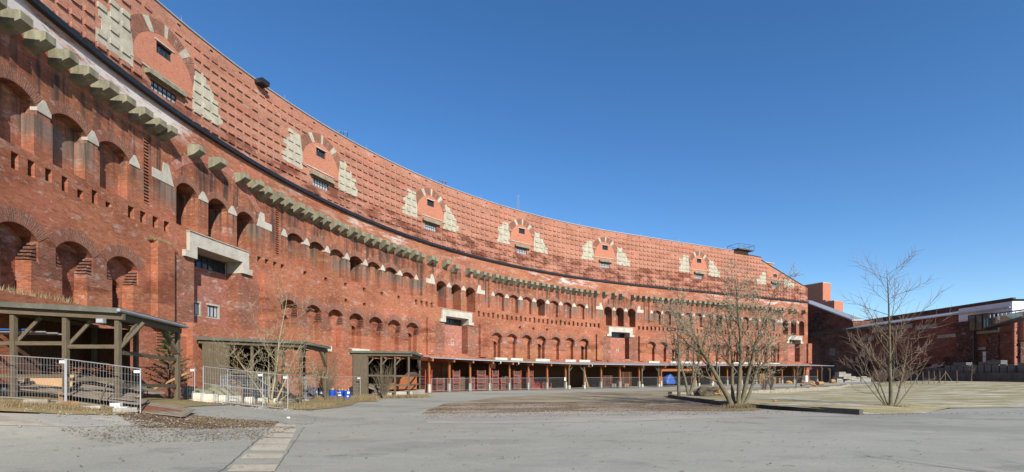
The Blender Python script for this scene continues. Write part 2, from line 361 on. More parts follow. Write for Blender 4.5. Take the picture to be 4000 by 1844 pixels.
# ------------------------------------------------------------------ the curve of the hall in plan (arc that runs out into a straight)
x0, z0, h0, ca, cb, s1 = -24.973, 32.895, 1.53405, .01529026, -8.07288e-5, 95.0145
SM, DSS = -26., .25
NS = int((176-SM)/DSS)
kk = [(ca+cb*max(0, SM+i*DSS)) if SM+i*DSS < s1 else 0. for i in range(-16, NS+16)]
kk = [sum(kk[i:i+33])/33 for i in range(NS)]
i0 = int(round(-SM/DSS)); HH = [0.]
for i in range(1, NS): HH.append(HH[-1]-(kk[i]+kk[i-1])/2*DSS)
HH = [h-HH[i0]+h0 for h in HH]; XX = [0.]; YY = [0.]
for i in range(1, NS):
    a = (HH[i]+HH[i-1])/2; XX.append(XX[-1]+cos(a)*DSS); YY.append(YY[-1]+sin(a)*DSS)
XX = [x-XX[i0]+x0 for x in XX]; YY0 = YY[i0]; YY = [y-YY0+z0 for y in YY]
def at(s):
    t = min(NS-2, max(0, (s-SM)/DSS)); i = int(t); t -= i
    return (XX[i]+(XX[i+1]-XX[i])*t, YY[i]+(YY[i+1]-YY[i])*t, HH[i]+(HH[i+1]-HH[i])*t)
def drift(s, z): return -.45*S((s-5)/50)*min(1, max(0, (21.2-z)/2.5))
def W(s, z, d=0.):                                  # lower wall; d > 0 goes into the masonry
    x, y, h = at(s); return V((x-sin(h)*d, y+cos(h)*d, z+drift(s, z)))
SETB = 6.77
def U(s, z, d=0.):
    x, y, h = at(s); d += SETB; return V((x-sin(h)*d, y+cos(h)*d, z))
SEND = 150.6; SUP = 161.; ZTER = 21.4; ZTOP = 34.76

def arch(cx, wb, wt, zb, zst, zsp, zc, n=10):       # outline, counter-clockwise
    r = wt/2; rise = zc-zsp; Rr = (r*r+rise*rise)/(2*rise); cz = zc-Rr; a0 = math.asin(min(1, r/Rr)) if rise < r else pi/2
    top = [(cx+Rr*sin(a0-2*a0*i/n), cz+Rr*cos(a0-2*a0*i/n)) for i in range(n+1)]
    if rise >= r: top = [(cx+r*cos(pi*i/n), zsp+rise*sin(pi*i/n)) for i in range(n+1)]
    pts = [(cx-wb/2, zb), (cx+wb/2, zb)]
    if abs(wt-wb) > .01: pts += [(cx+wb/2, zst), (cx+wt/2, zst)]
    pts += top
    if abs(wt-wb) > .01: pts += [(cx-wt/2, zst), (cx-wb/2, zst)]
    return pts
def rect(a, b, c, d): return [(a, c), (b, c), (b, d), (a, d)]
def add_surface(mb, F, faces, d=0., m=0):
    for f in faces:
        mb.face([F(a, b, d) for a, b in f], m, f)
def add_reveal(mb, F, out, d0, d1, m=0):
    n = len(out)
    for i in range(n):
        a, b = out[i], out[(i+1) % n]; L = hypot(b[0]-a[0], b[1]-a[1])
        k = max(1, int(L/1.5)) if abs(b[0]-a[0]) > 1 else 1
        for j in range(k):
            p = (a[0]+(b[0]-a[0])*j/k, a[1]+(b[1]-a[1])*j/k); q = (a[0]+(b[0]-a[0])*(j+1)/k, a[1]+(b[1]-a[1])*(j+1)/k)
            if abs(b[0]-a[0]) < abs(b[1]-a[1]): uv = [(a[0]+d0, p[1]), (a[0]+d0, q[1]), (a[0]+d1, q[1]), (a[0]+d1, p[1])]
            else: uv = [(p[0], a[1]+d0), (q[0], a[1]+d0), (q[0], a[1]+d1), (p[0], a[1]+d1)]
            mb.face([F(p[0], p[1], d0), F(q[0], q[1], d0), F(q[0], q[1], d1), F(p[0], p[1], d1)], m, uv)
def solid(mb, F, out, d0, d1, m=0, ustep=1.5, holes=(), back=False):   # a plate standing on the curved wall, from depth d0 (front) to d1
    add_surface(mb, F, fill2d(out, holes, ustep), d0, m)
    add_reveal(mb, F, out, d0, d1, m)
    for h in holes: add_reveal(mb, F, h, d0, d1, m)
    if back: add_surface(mb, F, fill2d(out, holes, ustep), d1, m)

hall = thing('brick_hall', 'huge unfinished curved red brick hall wrapping round the courtyard on the left', 'building')
low = MB()           # materials: 0 brick 1 dark brick 2 void 3 pinkish brick 4 plaster
LOWM = ['brick', 'brick_dark', 'void', 'brick_pale', 'concrete', 'mossy', 'brick_mottled']
holesA, holesB, holesC = [], [], []
def recess(lst, out, depth, back=0, rev=0, inner=None, innerd=1.2):
    lst.append(out); add_reveal(low, W, out, 0, depth, rev)
    add_surface(low, W, fill2d(out, [inner] if inner else [], 1.5), depth, back)
    if inner:
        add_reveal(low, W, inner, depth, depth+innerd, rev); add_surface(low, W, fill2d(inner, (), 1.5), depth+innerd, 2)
ring = MB()          # arch rings, 2 cm proud
def add_ring(F, cx, w, zsp, zc, t, d0=-.025, m=0, n=12, mbx=None, ext=0):
    r = w/2; rise = zc-zsp; Rr = (r*r+rise*rise)/(2*rise); cz = zc-Rr; a0 = math.asin(min(1, r/Rr))
    b = mbx or ring
    for i in range(n):
        a1, a2 = -a0+2*a0*i/n, -a0+2*a0*(i+1)/n
        q = [(cx+Rr*sin(a1), cz+Rr*cos(a1)), (cx+(Rr+t)*sin(a1), cz+(Rr+t)*cos(a1)), (cx+(Rr+t)*sin(a2), cz+(Rr+t)*cos(a2)), (cx+Rr*sin(a2), cz+Rr*cos(a2))]
        L1, L2 = a1*Rr, a2*Rr
        b.face([F(p[0], p[1], d0) for p in q], m, [(0, L1), (t, L1), (t, L2), (0, L2)])
        for u, v in ((1, 2),): b.face([F(*q[u], d0), F(*q[v], d0), F(*q[v], 0), F(*q[u], 0)], m, [(0, 0), (.1, 0), (.1, .1), (0, .1)])
        b.face([F(*q[0], d0), F(*q[3], d0), F(*q[3], .02), F(*q[0], .02)], m, [(0, 0), (.1, 0), (.1, .1), (0, .1)])

PORTALS = [(7.0, 13.25, ''), (46.45, 12.65, 'G'), (87.9, 12.65, 'H'), (145.0, 12.8, '')]
lowC = [-12.5, -8.95, -5.42, -1.95]+[16.03, 19.58, 23.08, 26.57, 30.07, 33.57, 37.15]+[55.9, 59.57, 63.24, 66.92, 70.65, 74.4, 78.2]+[96.75, 100.1, 103.5, 106.9, 110.2]+[116.4, 119.9, 123.3, 126.8, 130.2, 133.5, 136.85]
upC = [-15.4, -12.2, -9.0, -5.8, -2.65]+[16.87, 20.08, 23.3, 26.54, 29.72, 32.92, 36.26]+[56.57, 59.98, 63.34, 66.8, 70.2, 73.7, 77.2]+[98.3, 101.3, 104.25, 107.6, 110.9, 114.2, 117.45, 120.6, 123.8, 126.7, 130., 133.3, 136.4]
doors = {0, 3, 4, 7, 10, 11, 14, 17, 20, 25, 29}
for i, c in enumerate(lowC):
    out = arch(c, 1.66, 2.45, 5.55, 8.25, 9.3, 9.92, 10)
    inner = None
    if i in doors: inner = arch(c+.02, .95, 1.35, 5.7, 7.8, 8.05, 8.5, 8)
    recess(holesA, out, .75, 0, 0, inner, 1.1)
    add_ring(W, c, 2.45, 9.3, 9.92, .72)
    # stepped brick ledges of the springers, right and left
    for sgn in (1, -1):
        for k in range(5):
            a, b = sorted((c+sgn*1.23, c+sgn*(1.23-.085*(5-k))))
            mb_ = low; z = 8.3+k*.2
            solid(mb_, W, rect(a, b, z, z+.11), .06, .74, 1, 9)
    # the darker courses between the arches
for i, (a, b) in enumerate(zip(lowC, lowC[1:])):
    if b-a < 4.2:
        o = [(a+.86, 7.55), (b-.86, 7.55), (b-.86, 8.22), (b-1.26, 8.22), (b-1.26, 9.25), (a+1.26, 9.25), (a+1.26, 8.22), (a+.86, 8.22)]
        solid(low, W, o, -.012, .0, 6, 2)
deep = {21, 15, 8}
for i, c in enumerate(upC):
    zb = 13.75
    out = arch(c, 2.1, 2.38, zb, 15.9, 16.3, 16.86, 10)
    if i in (8, 15, 25): recess(holesC, out, 1.9, 0, 0)
    else: recess(holesC, out, .62, 0, 0)
    add_ring(W, c, 2.38, 16.3, 16.86, .62)
caps = []
for a, b in zip(upC, upC[1:]):
    if b-a < 4.2: caps.append(((a+b)/2, (b-a)-2.34))
caps += [(c, .8) for c in (upC[4]+1.62, upC[5]-1.62, upC[11]+1.62, upC[12]-1.65, upC[18]+1.65, upC[19]-1.6, upC[-1]+1.6)]
# triple arcade over each portal
for P, zt, ch in PORTALS:
    off = 0 if ch == '' and P < 10 else -.0
    for k in (-1, 0, 1):
        c = P+k*3.24 if P < 140 else P+k*3.3-.2
        out = arch(c, 2.15, 2.15, zt+.25, 15, 16.2, 16.85, 10)
        recess(holesC, out, 1.9, 0, 0); add_ring(W, c, 2.15, 16.2, 16.85, .5)
        if k < 1: caps.append((c+1.62, 1.0))
    add_ring(W, P+.1, 9.0, 17.3, 19.4, .62, m=1)
# portals
PW = 2.56
for P, zt, ch in PORTALS:
    out = rect(P-PW, P+PW, 6.0, zt-1.02) if P < 140 else rect(P-2.3, P+2.3, 6.0, zt-1.02)
    holesA.append(out); add_reveal(low, W, out, 0, 1.35, 6)
    wz = zt-2.1
    win = rect(P-PW+.1, P+PW-.1, wz, zt-1.05) if P < 140 else rect(P-2.2, P+2.2, wz, zt-1.05)
    hl = [win]
    if P < 10: hl += [rect(5.35, 6.62, 7.22, 8.2), rect(7.42, 8.6, 7.22, 8.2)]
    add_surface(low, W, fill2d(out, hl, 1.5), 1.35, 3)
    for k, h in enumerate(hl):
        add_reveal(low, W, h, 1.35, 1.55, 4)
        g_ = MB(); add_surface(g_, W, fill2d(h, (), 1.5), 1.5)
        wo_ = g_.build('portal_window' if k == 0 else 'window', 'glass' if k == 0 else 'glass_pale', hall)
        f_ = MB(); a, b = h[0][0], h[1][0]; z_, Z_ = h[0][1], h[2][1]; n = 8 if k == 0 else 3
        for j in range(n+1):
            s = a+(b-a)*j/n; solid(f_, W, rect(s-.035, s+.035, z_, Z_), 1.44, 1.5, 0, 5)
        for z in ([z_+.03, (z_+Z_)/2, Z_-.03] if k == 0 else [z_+.03, Z_-.03]): solid(f_, W, rect(a, b, z-.03, z+.03), 1.445, 1.5, 0, 1.5)
        f_.build('window_frame', 'black', wo_)
        if k: 
            r_ = MB(); solid(r_, W, rect(a-.14, b+.14, Z_+.0, Z_+.16), 1.33, 1.36, 0, 3); solid(r_, W, rect(b+.0, b+.14, z_-.1, Z_), 1.33, 1.36, 0, 3); solid(r_, W, rect(a-.14, b, z_-.12, z_), 1.33, 1.36, 0, 3)
            r_.build('window_surround', 'plaster', wo_)
    # concrete lintel frame, proud of the wall
    li = MB(); L = 3.32 if P < 140 else 2.95; w_ = PW if P < 140 else 2.3
    o = [(P-L, zt), (P-L, zt-1.5), (P-L-.42, zt-1.5), (P-L-.42, zt-1.98), (P-w_, zt-1.98), (P-w_, zt-1.02), (P+w_, zt-1.02), (P+w_, zt-1.98), (P+L+.42, zt-1.98), (P+L+.42, zt-1.5), (P+L, zt-1.5), (P+L, zt)]
    solid(li, W, o[::-1], -.28, 1.4 if False else .0, 0, 1.5)
    add_reveal(li, W, rect(P-w_, P+w_, zt-1.03, zt-1.02), -.28, 1.34, 0)
    solid(li, W, rect(P-w_-.02, P-w_+.03, zt-1.98, zt-1.02), -.27, 1.3, 0, 2); solid(li, W, rect(P+w_-.03, P+w_+.02, zt-1.98, zt-1.02), -.27, 1.3, 0, 2)
    solid(li, W, rect(P-L-.05, P+L+.05, zt+.003, zt+.06), -.36, .1, 0, 1.5)
    add_reveal(li, W, rect(P-L-.05, P+L+.05, zt, zt+.003), -.30, .0, 0)
    li.build('portal_lintel', 'concrete', hall)
    # dark brick piers left and right
    for a, b in ((P-PW-2.35, P-PW-.02), (P+PW+.02, P+PW+2.35)):
        solid(low, W, rect(a, b, 5.7, zt-2.0), -.02, 0., 6, 1.2)
    for sg in (-1, 1):
        c = P+sg*5.85 if P > 10 else P+sg*5.85
        solid(low, W, rect(c-.78, c+.78, 5.6, 11.6 if P < 10 else 10.95), -.5, .0, 0, 1)
        for k in range(7): solid(low, W, rect(c-.8, c+.8, 4.0+k*.2, 4.1+k*.2), -.45, .0, 0, 2)
    if ch:
        cu = bpy.data.curves.new('letter', 'FONT'); cu.body = ch; cu.size = 1.55; cu.extrude = .004; cu.align_x = 'CENTER'
        ob = bpy.data.objects.new('painted_letter', cu); C.objects.link(ob)
        dg = bpy.context.evaluated_depsgraph_get(); me = bpy.data.meshes.new_from_object(ob.evaluated_get(dg)); bpy.data.objects.remove(ob)
        s_ = P+.45 if ch == 'G' else P+.55
        for v in me.vertices: p = W(s_+v.co.x*.72, 7.35+v.co.y, 1.34-v.co.z); v.co = p
        me.materials.clear(); me.materials.append(M['plaster'])
        lo_ = bpy.data.objects.new('painted_letter', me); C.objects.link(lo_); lo_.parent = hall
        lo_['label'] = 'faded pale painted letter %s on the portal brickwork' % ch
# putlog holes between the two arcades
def hole(s, z0, z1, w=.46, d=.55):
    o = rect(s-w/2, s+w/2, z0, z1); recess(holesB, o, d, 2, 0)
rng = random.Random(3)
for s in [-14.9+.98*k for k in range(13)]: hole(s+rng.uniform(-.08, .08), 12.55+(.15 if rng.random() < .4 else 0), 13.38 - (.35 if rng.random() < .4 else 0), .4)
for s in (-1.3, -.3, .77, 1.79): hole(s, 12.6, 13.38, .5)
for s in (11.92, 12.93, 14.01, 15.05, 37.9, 39.0, 40.05, 41.1): hole(s, 12.55, 13.3, .5)
for s in (18.28, 21.49, 24.72, 27.96, 31.2, 34.4): hole(s, 12.85, 13.3, .5)
k = 0
s = 51.6
while s < 82.6: hole(s, 12.4 if k % 3 else 12.3, 13.1 if k % 3 else 13.25, .46); s += 1.13; k += 1
s = 93.2
while s < 139.7: hole(s, 12.4, 13.2, .46); s += 1.15
for s in (61.5, 64.9, 24.8, 28.0, 68.4): recess(holesA, rect(s-.25, s+.25, 11.0, 11.4), .5, 2, 0)
# toothed slits
for s in (0., 14.3, 38.9, 53.9, 80.3, 95.9):
    recess(holesC, rect(s-.24, s+.24, 14.0, 18.4), .3, 1, 1)
    for k in range(20): solid(low, W, rect(s-.235, s+.235, 14.05+k*.22, 14.15+k*.22), .02, .29, 0, 9)
# faces of the wall with all openings cut in
def cut_band(z0, z1, holes, a, b, m=0):
    hs = sorted(holes, key=lambda h: min(p[0] for p in h)); groups = []
    for h in hs:
        lo, hi = min(p[0] for p in h), max(p[0] for p in h)
        if hi < a or lo > b: continue
        if groups and lo < groups[-1][1]+.02: groups[-1][1] = max(groups[-1][1], hi); groups[-1][2].append(h)
        else: groups.append([lo, hi, [h]])
    cuts = [a]+[(g1[1]+g2[0])/2 for g1, g2 in zip(groups, groups[1:])]+[b]
    if not groups: groups = [[a, b, []]]
    for (lo, hi), g_ in zip(zip(cuts, cuts[1:]), groups):
        add_surface(low, W, fill2d(rect(lo, hi, z0, z1), g_[2], 1.5), 0., m)
RNG = [(-26, 2.1, 12.35, 13.48), (2.1, 11.5, 12.6, None), (11.5, 41.55, 12.35, 13.48), (41.55, 51.35, 12.0, None), (51.35, 83.0, 11.95, 13.48), (83.0, 92.8, 12.0, None), (92.8, 140.1, 11.95, 13.48), (140.1, SEND, 12.3, None)]
for a, b, za, zb in RNG:
    pick = lambda L: [h for h in L if a <= h[0][0] < b]
    cut_band(-.6, za, pick(holesA), a, b)
    if zb: cut_band(za, zb, pick(holesB), a, b)
    cut_band(zb or za, ZTER, pick(holesC), a, b)
# plinth
for a, b, zt, d in ((-26, -5.6, 6.25, -.85), (-5.6, 3.2, 5.2, -.4), (11.2, 42.6, 5.55, -.4), (50.3, 84.2, 5.45, -.4), (91.6, 141.5, 5.5, -.4), (3.2, 11.2, 6.25, -.9), (42.6, 50.3, 5.6, -.6), (84.2, 91.6, 5.6, -.6), (141.5, 150.6, 5.6, -.4)):
    solid(low, W, rect(a, b, -.6, zt), d, .0, 0, 1.5)
# end of the wall
x, y, h = at(SEND)
low.face([W(SEND, -.6), W(SEND, ZTER), W(SEND, ZTER, 9), W(SEND, -.6, 9)], 0, [(0, -1), (0, ZTER), (9, ZTER), (9, -1)])
low.build('lower_wall', LOWM, hall)
ring.build('arch_ring', ['brick_ring', 'brick_pale'], hall)
# springer caps
for c, w_ in caps:
    mb = MB(); w2 = min(w_, 1.05)/2
    solid(mb, W, [(c-w2, 16.13), (c+w2, 16.13), (c+w2, 16.34), (c+.07, 16.86), (c-.07, 16.86), (c-w2, 16.34)], -.05, .3, 0, 5)
    mb.build('springer_cap', 'concrete', hall)
for P, zt, ch in PORTALS:
    for sg in (-1, 1):
        if P > 140 and sg > 0: continue
        mb = MB(); a = P+sg*4.55
        solid(mb, W, sorted([(a, 16.1), (a+sg*2.0, 16.1), (a+sg*2.0, 16.75), (a+sg*1.1, 16.75), (a+sg*1.0, 17.5), (a+sg*.5, 17.5)], key=lambda q: 0) if sg > 0 else [(a, 16.1), (a-.5, 17.5), (a-1.0, 17.5), (a-1.1, 16.75), (a-2.0, 16.75), (a-2.0, 16.1)], -.03, .1, 0, 5)
        mb.build('springer_block', 'concrete', hall)
# white slabs over the plinth
for a, b in ((15.4, 18.2), (19.2, 21.8), (25.35, 28.3), (32.1, 34.8), (35.7, 38.4), (55., 57.9), (58.8, 61.7), (65., 68.6), (72.7, 75.5), (76.4, 79.3), (95.5, 98.5), (101.7, 111.3), (115.4, 119.), (121.5, 132.), (134., 138.6)):
    mb = MB(); solid(mb, W, rect(a, b, 5.0, 5.62), -.55, .0, 0, 1.2); mb.build('white_slab', 'white_slab', hall)
# corbels
cs = [-13.9+1.42*k for k in range(10)]+[.2, 1.15, 4.1, 6.3, 9.3, 10.9]+[12.25+1.45*k for k in range(19)]+[40.3, 41.3, 43.6, 45.8, 48.8, 50.5]+[52.0+1.45*k for k in range(21)]+[83.4, 85.9, 88.0, 91.2, 92.8]+[94.3+1.6*k for k in range(25)]+[135.0+1.55*k for k in range(2)]+[138., 139.6, 142.9, 145., 148.2]
cs = sorted(cs)[:110]
for i, s in enumerate(cs):
    w2 = .35*(1+.12*math.sin(i*7.3)); p = 1.05+.1*math.sin(i*3.1)
    if s < 11.5: zc = 19.12; prof = [(0, -.15), (.5, 0), (p, .30), (p, .70), (0, .76)]
    elif s < 45: zc = 18.85; prof = [(0, -.1), (.3, 0), (p, .42), (p, .92), (0, .98)]
    else: zc = 18.62; prof = [(0, -.1), (.3, 0), (p, .42), (p, .88), (0, .95)]
    mb = MB(); A = [W(s-w2, zc+z, -d+.0) for d, z in prof]; B = [W(s+w2, zc+z, -d) for d, z in prof]
    mb.face(A); mb.face(B[::-1])
    for j in range(len(prof)): q = (j+1) % len(prof); mb.face([A[j], B[j], B[q], A[q]])
    if i < 100: mb.build('corbel', 'mossy', hall)
    else:
        if i == 100: restc = MB()
        k0 = len(restc.v); restc.v += mb.v; restc.f += [tuple(x+k0 for x in f) for f in mb.f]; restc.m += mb.m; restc.u += mb.u
if len(cs) > 100: restc.build('corbel', 'mossy', hall)['kind'] = 'stuff'
# terrace edge: dark gutter and fascia
mb = MB(); s = -26.
while s < SEND: 
    e = min(s+1.5, SEND)
    for q in ([(-.32, 21.42), (-.32, 21.74)], [(-.32, 21.74), (SETB, 21.8)], [(-.32, 21.42), (.02, 21.42)]):
        (d1, z1), (d2, z2) = q; mb.face([W(s, z1, d1)-V((0, 0, drift(s, z1))), W(e, z1, d1)-V((0, 0, drift(e, z1))), W(e, z2, d2)-V((0, 0, drift(e, z2))), W(s, z2, d2)-V((0, 0, drift(s, z2)))])
    s = e
gut = mb.build('terrace_gutter', 'black', hall)
s = -20.
while s < SEND:
    mb = MB(); mb.bar(W(s, 21.42, -.40), W(s, 21.55, -.56), .04, .04); mb.build('gutter_bracket', 'black', gut); s += 2.9

# tar seams and cracks in the asphalt
def seam(name, pts, wd, seed):
    rg = random.Random(seed); P = []
    for (a, b) in zip(pts, pts[1:]):
        L = hypot(b[0]-a[0], b[1]-a[1]); n = max(2, int(L/.35))
        P += [(a[0]+(b[0]-a[0])*k/n+rg.gauss(0, wd*.45), a[1]+(b[1]-a[1])*k/n+rg.gauss(0, wd*.45)) for k in range(n)]
    P.append(pts[-1]); mb = MB()
    for a, b in zip(P, P[1:]):
        d = V((b[0]-a[0], b[1]-a[1], 0)).normalized(); n = V((-d.y, d.x, 0))*wd*rg.uniform(.3, .6); z = .006
        mb.face([(a[0]-n.x, a[1]-n.y, GZ(*a)+z), (b[0]-n.x, b[1]-n.y, GZ(*b)+z), (b[0]+n.x, b[1]+n.y, GZ(*b)+z), (a[0]+n.x, a[1]+n.y, GZ(*a)+z)])
    tag(mb.build(name, 'tar'), kind='structure')
for i, (pts, wd) in enumerate((([(-10.45, 20.8), (-7.15, 11.8), (-6.6, 10)], .045), ([(-9.25, 21.4), (-5.9, 12), (-5.5, 10)], .035), ([(-11.2, 22.9), (-9.2, 21.4)], .05), ([(13.4, 26.2), (17, 24.6), (22, 25.6), (27.5, 26.2)], .022), ([(9.5, 23.6), (14.5, 22.2), (20, 21.8)], .02))): seam('asphalt_seam', pts, wd, i)
# ------------------------------------------------------------------ upper wall
ARCHES = [8.62, 27.5, 47.2, 67.85, 89.4, 118.1, 146.8]
up = MB(); holesU = []
def top_z(s): return lerp([(135.9, 34.76), (136., 34.3), (141., 34.15), (141.1, 33.4), (159., 27.8), (161, 27.2)], s)
def dome(c, n=22, sx=1., sz=1., zb=28.6, zc=32.15):
    pts = [(c-2.8*sx, zb), (c+2.8*sx, zb)]; H = (zc-zb)*sz
    for i in range(1, n):
        t = i/n; a = pi*t
        # pointed parabola-like vault
        x = 2.8*sx*cos(a); z = zb+H*(sin(a)**.8)*(1-.0*abs(cos(a)))
        x = math.copysign(abs(cos(a))**1.25, cos(a))*2.8*sx
        pts.append((c+x, z))
    return pts
for i, c in enumerate(ARCHES):
    zw = 30.35 if i < 6 else 29.2
    holesU.append((rect(c-.72, c+.72, zw, zw+(1. if i < 6 else .8)), rect(c-1.2, c+1.2, 26.35 if i else 26.9, 27.4 if i else 27.75)))
seg = [-26.]+[(a+b)/2 for a, b in zip(ARCHES, ARCHES[1:])]+[136.]
for i in range(len(seg)-1):
    add_surface(up, U, fill2d(rect(seg[i], seg[i+1], 20.9, ZTOP), [], 1.5) if False else fill2d(rect(seg[i], seg[i+1], 20.9, ZTOP), list(holesU[i]) if i < 6 else [], 1.5), 0., 0)
endp = [(136., 20.9), (SUP, 20.9), (SUP, 27.2), (159., 27.8), (141.1, 33.4), (141., 34.15), (136., 34.3)]
add_surface(up, U, fill2d(endp, list(holesU[6]), 1.5), 0., 0)
for hs in holesU:
    for h in hs: add_reveal(up, U, h, 0, .3, 0)
def quoin(i, sg):
    o = [(2.72, 27.45), (5.9, 27.45), (5.9, 28.5), (5.4, 28.5), (5.4, 29.5), (4.9, 29.5), (4.9, 30.5), (4.1, 30.5), (4.1, 31.5), (2.95, 31.5), (2.95, 30.6), (2.75, 29.6)] if sg > 0 else \
        [(2.72, 27.6), (5.6, 27.6), (5.6, 28.7), (5.2, 28.7), (5.2, 29.7), (5.4, 29.7), (5.4, 30.6), (4.5, 30.6), (4.5, 31.7), (3.1, 31.7), (2.95, 30.6), (2.75, 29.6)]
    if i == 6: o = [(2.72, 27.0), (6.4, 27.0), (6.4, 28.3), (5.0, 28.3), (5.0, 28.9), (3.0, 28.9)] if sg > 0 else [(2.72, 26.9), (5.9, 26.9), (5.9, 28.3), (5.0, 28.3), (5.0, 29.2), (4.2, 29.2), (4.2, 30.2), (3.0, 30.2)]
    k = 1.0+.07*max(0, i-2)
    o = [(ARCHES[i]+sg*x*k, z) for x, z in o]
    return o[::-1] if sg < 0 else o
def inpoly(x, y, P):
    r = False; j = len(P)-1
    for i in range(len(P)):
        if (P[i][1] > y) != (P[j][1] > y) and x < (P[j][0]-P[i][0])*(y-P[i][1])/(P[j][1]-P[i][1])+P[i][0]: r = not r
        j = i
    return r
def blocked(s, z):
    for c in ARCHES:
        r = abs(s-c)
        if r < 3.55 and 28.3 < z < 33.5:
            t = (z-28.6)/3.55
            lim = 2.9*max(0, 1-max(t, 0)**1.7)**.62 if t < 1 else 0
            if z > 30.6: lim = max(lim, 2.95*max(0, 1-((z-30.2)/3.3)**2)**.5)
            if r < lim+.25: return True
        if r < 2.1 and 26.0 < z < 28.7: return True
    return False
QUO = [quoin(i, sg) for i in range(7) for sg in (-1, 1)]
# projecting toothing bricks in rows
rows = [33.4, 32.37, 31.33, 30.3, 29.25, 28.22, 27.25, 26.3, 25.35, 24.35, 23.5, 22.7]
for ri, z in enumerate(rows):
    s = -24.5 + (.0 if ri % 2 else .0); k = 0
    while s < 160.3:
        pitch = .93+max(0, s-15)*.0033; pitch = min(pitch, 1.22)
        w2 = .33*pitch; zt = top_z(s)
        if z+.5 < zt and not blocked(s, z):
            q = any(inpoly(s, z+.2, qq) for qq in QUO)
            a, b, d = s-w2, s+w2, -.15 if ri else -.10
            jit = (hash((ri, k)) % 97)/97.; hz = .36+.06*jit
            if jit > .96: s += pitch; k += 1; continue
            p = [U(a, z, 0), U(b, z, 0), U(b, z, d), U(a, z, d), U(a, z+hz, 0), U(b, z+hz, 0), U(b, z+hz, d), U(a, z+hz, d)]
            m = 1 if q else (4 if jit < .10 else 0)
            for f in ((0, 1, 2, 3), (4, 7, 6, 5), (3, 2, 6, 7), (0, 3, 7, 4), (1, 5, 6, 2)):
                up.face([p[j] for j in f], m, [(a, z), (b, z), (b, z+hz), (a, z+hz)])
        s += pitch; k += 1
# roof edge thickness
s = -26.
while s < 136:
    e = min(s+1.5, 136.); up.face([U(s, ZTOP), U(e, ZTOP), U(e, ZTOP, 1.2), U(s, ZTOP, 1.2)], 0, [(0, 0), (1, 0), (1, 1), (0, 1)]); s = e
up.face([U(SUP, 15), U(SUP, 27.2), U(SUP, 27.2, 8), U(SUP, 15, 8)], 0, [(0, 15), (0, 27), (8, 27), (8, 15)])
for k in range(int((136+24)/3.3)):
    s = -23+k*3.3; solid(up, U, rect(s-.16, s+.16, 34.25, 34.42), -.012, 0., 3, 3)
up.build('upper_wall', ['brick_up', 'plaster', 'brick_dark', 'void', 'brick_pale'], hall)
mb = MB(); s = -26.
while s < 136:
    e = min(s+1.5, 136.)
    for (d1, z1), (d2, z2) in (((-.1, 34.76), (-.1, 34.9)), ((-.1, 34.9), (1.2, 34.95)), ((-.1, 34.76), (0.01, 34.76))):
        mb.face([U(s, z1, d1), U(e, z1, d1), U(e, z2, d2), U(s, z2, d2)])
    s = e
mb.build('coping', 'zinc', hall)
mb = MB()
for (a, za), (b, zb) in zip([(136., 34.3), (141., 34.15)], [(141., 34.15), (141.1, 33.4)]): mb.bar(U(a, za, .2), U(b, zb, .2), .7, .1)
mb.bar(U(141.1, 33.4, .2), U(159., 27.8, .2), .7, .12); mb.build('coping', 'black', hall)
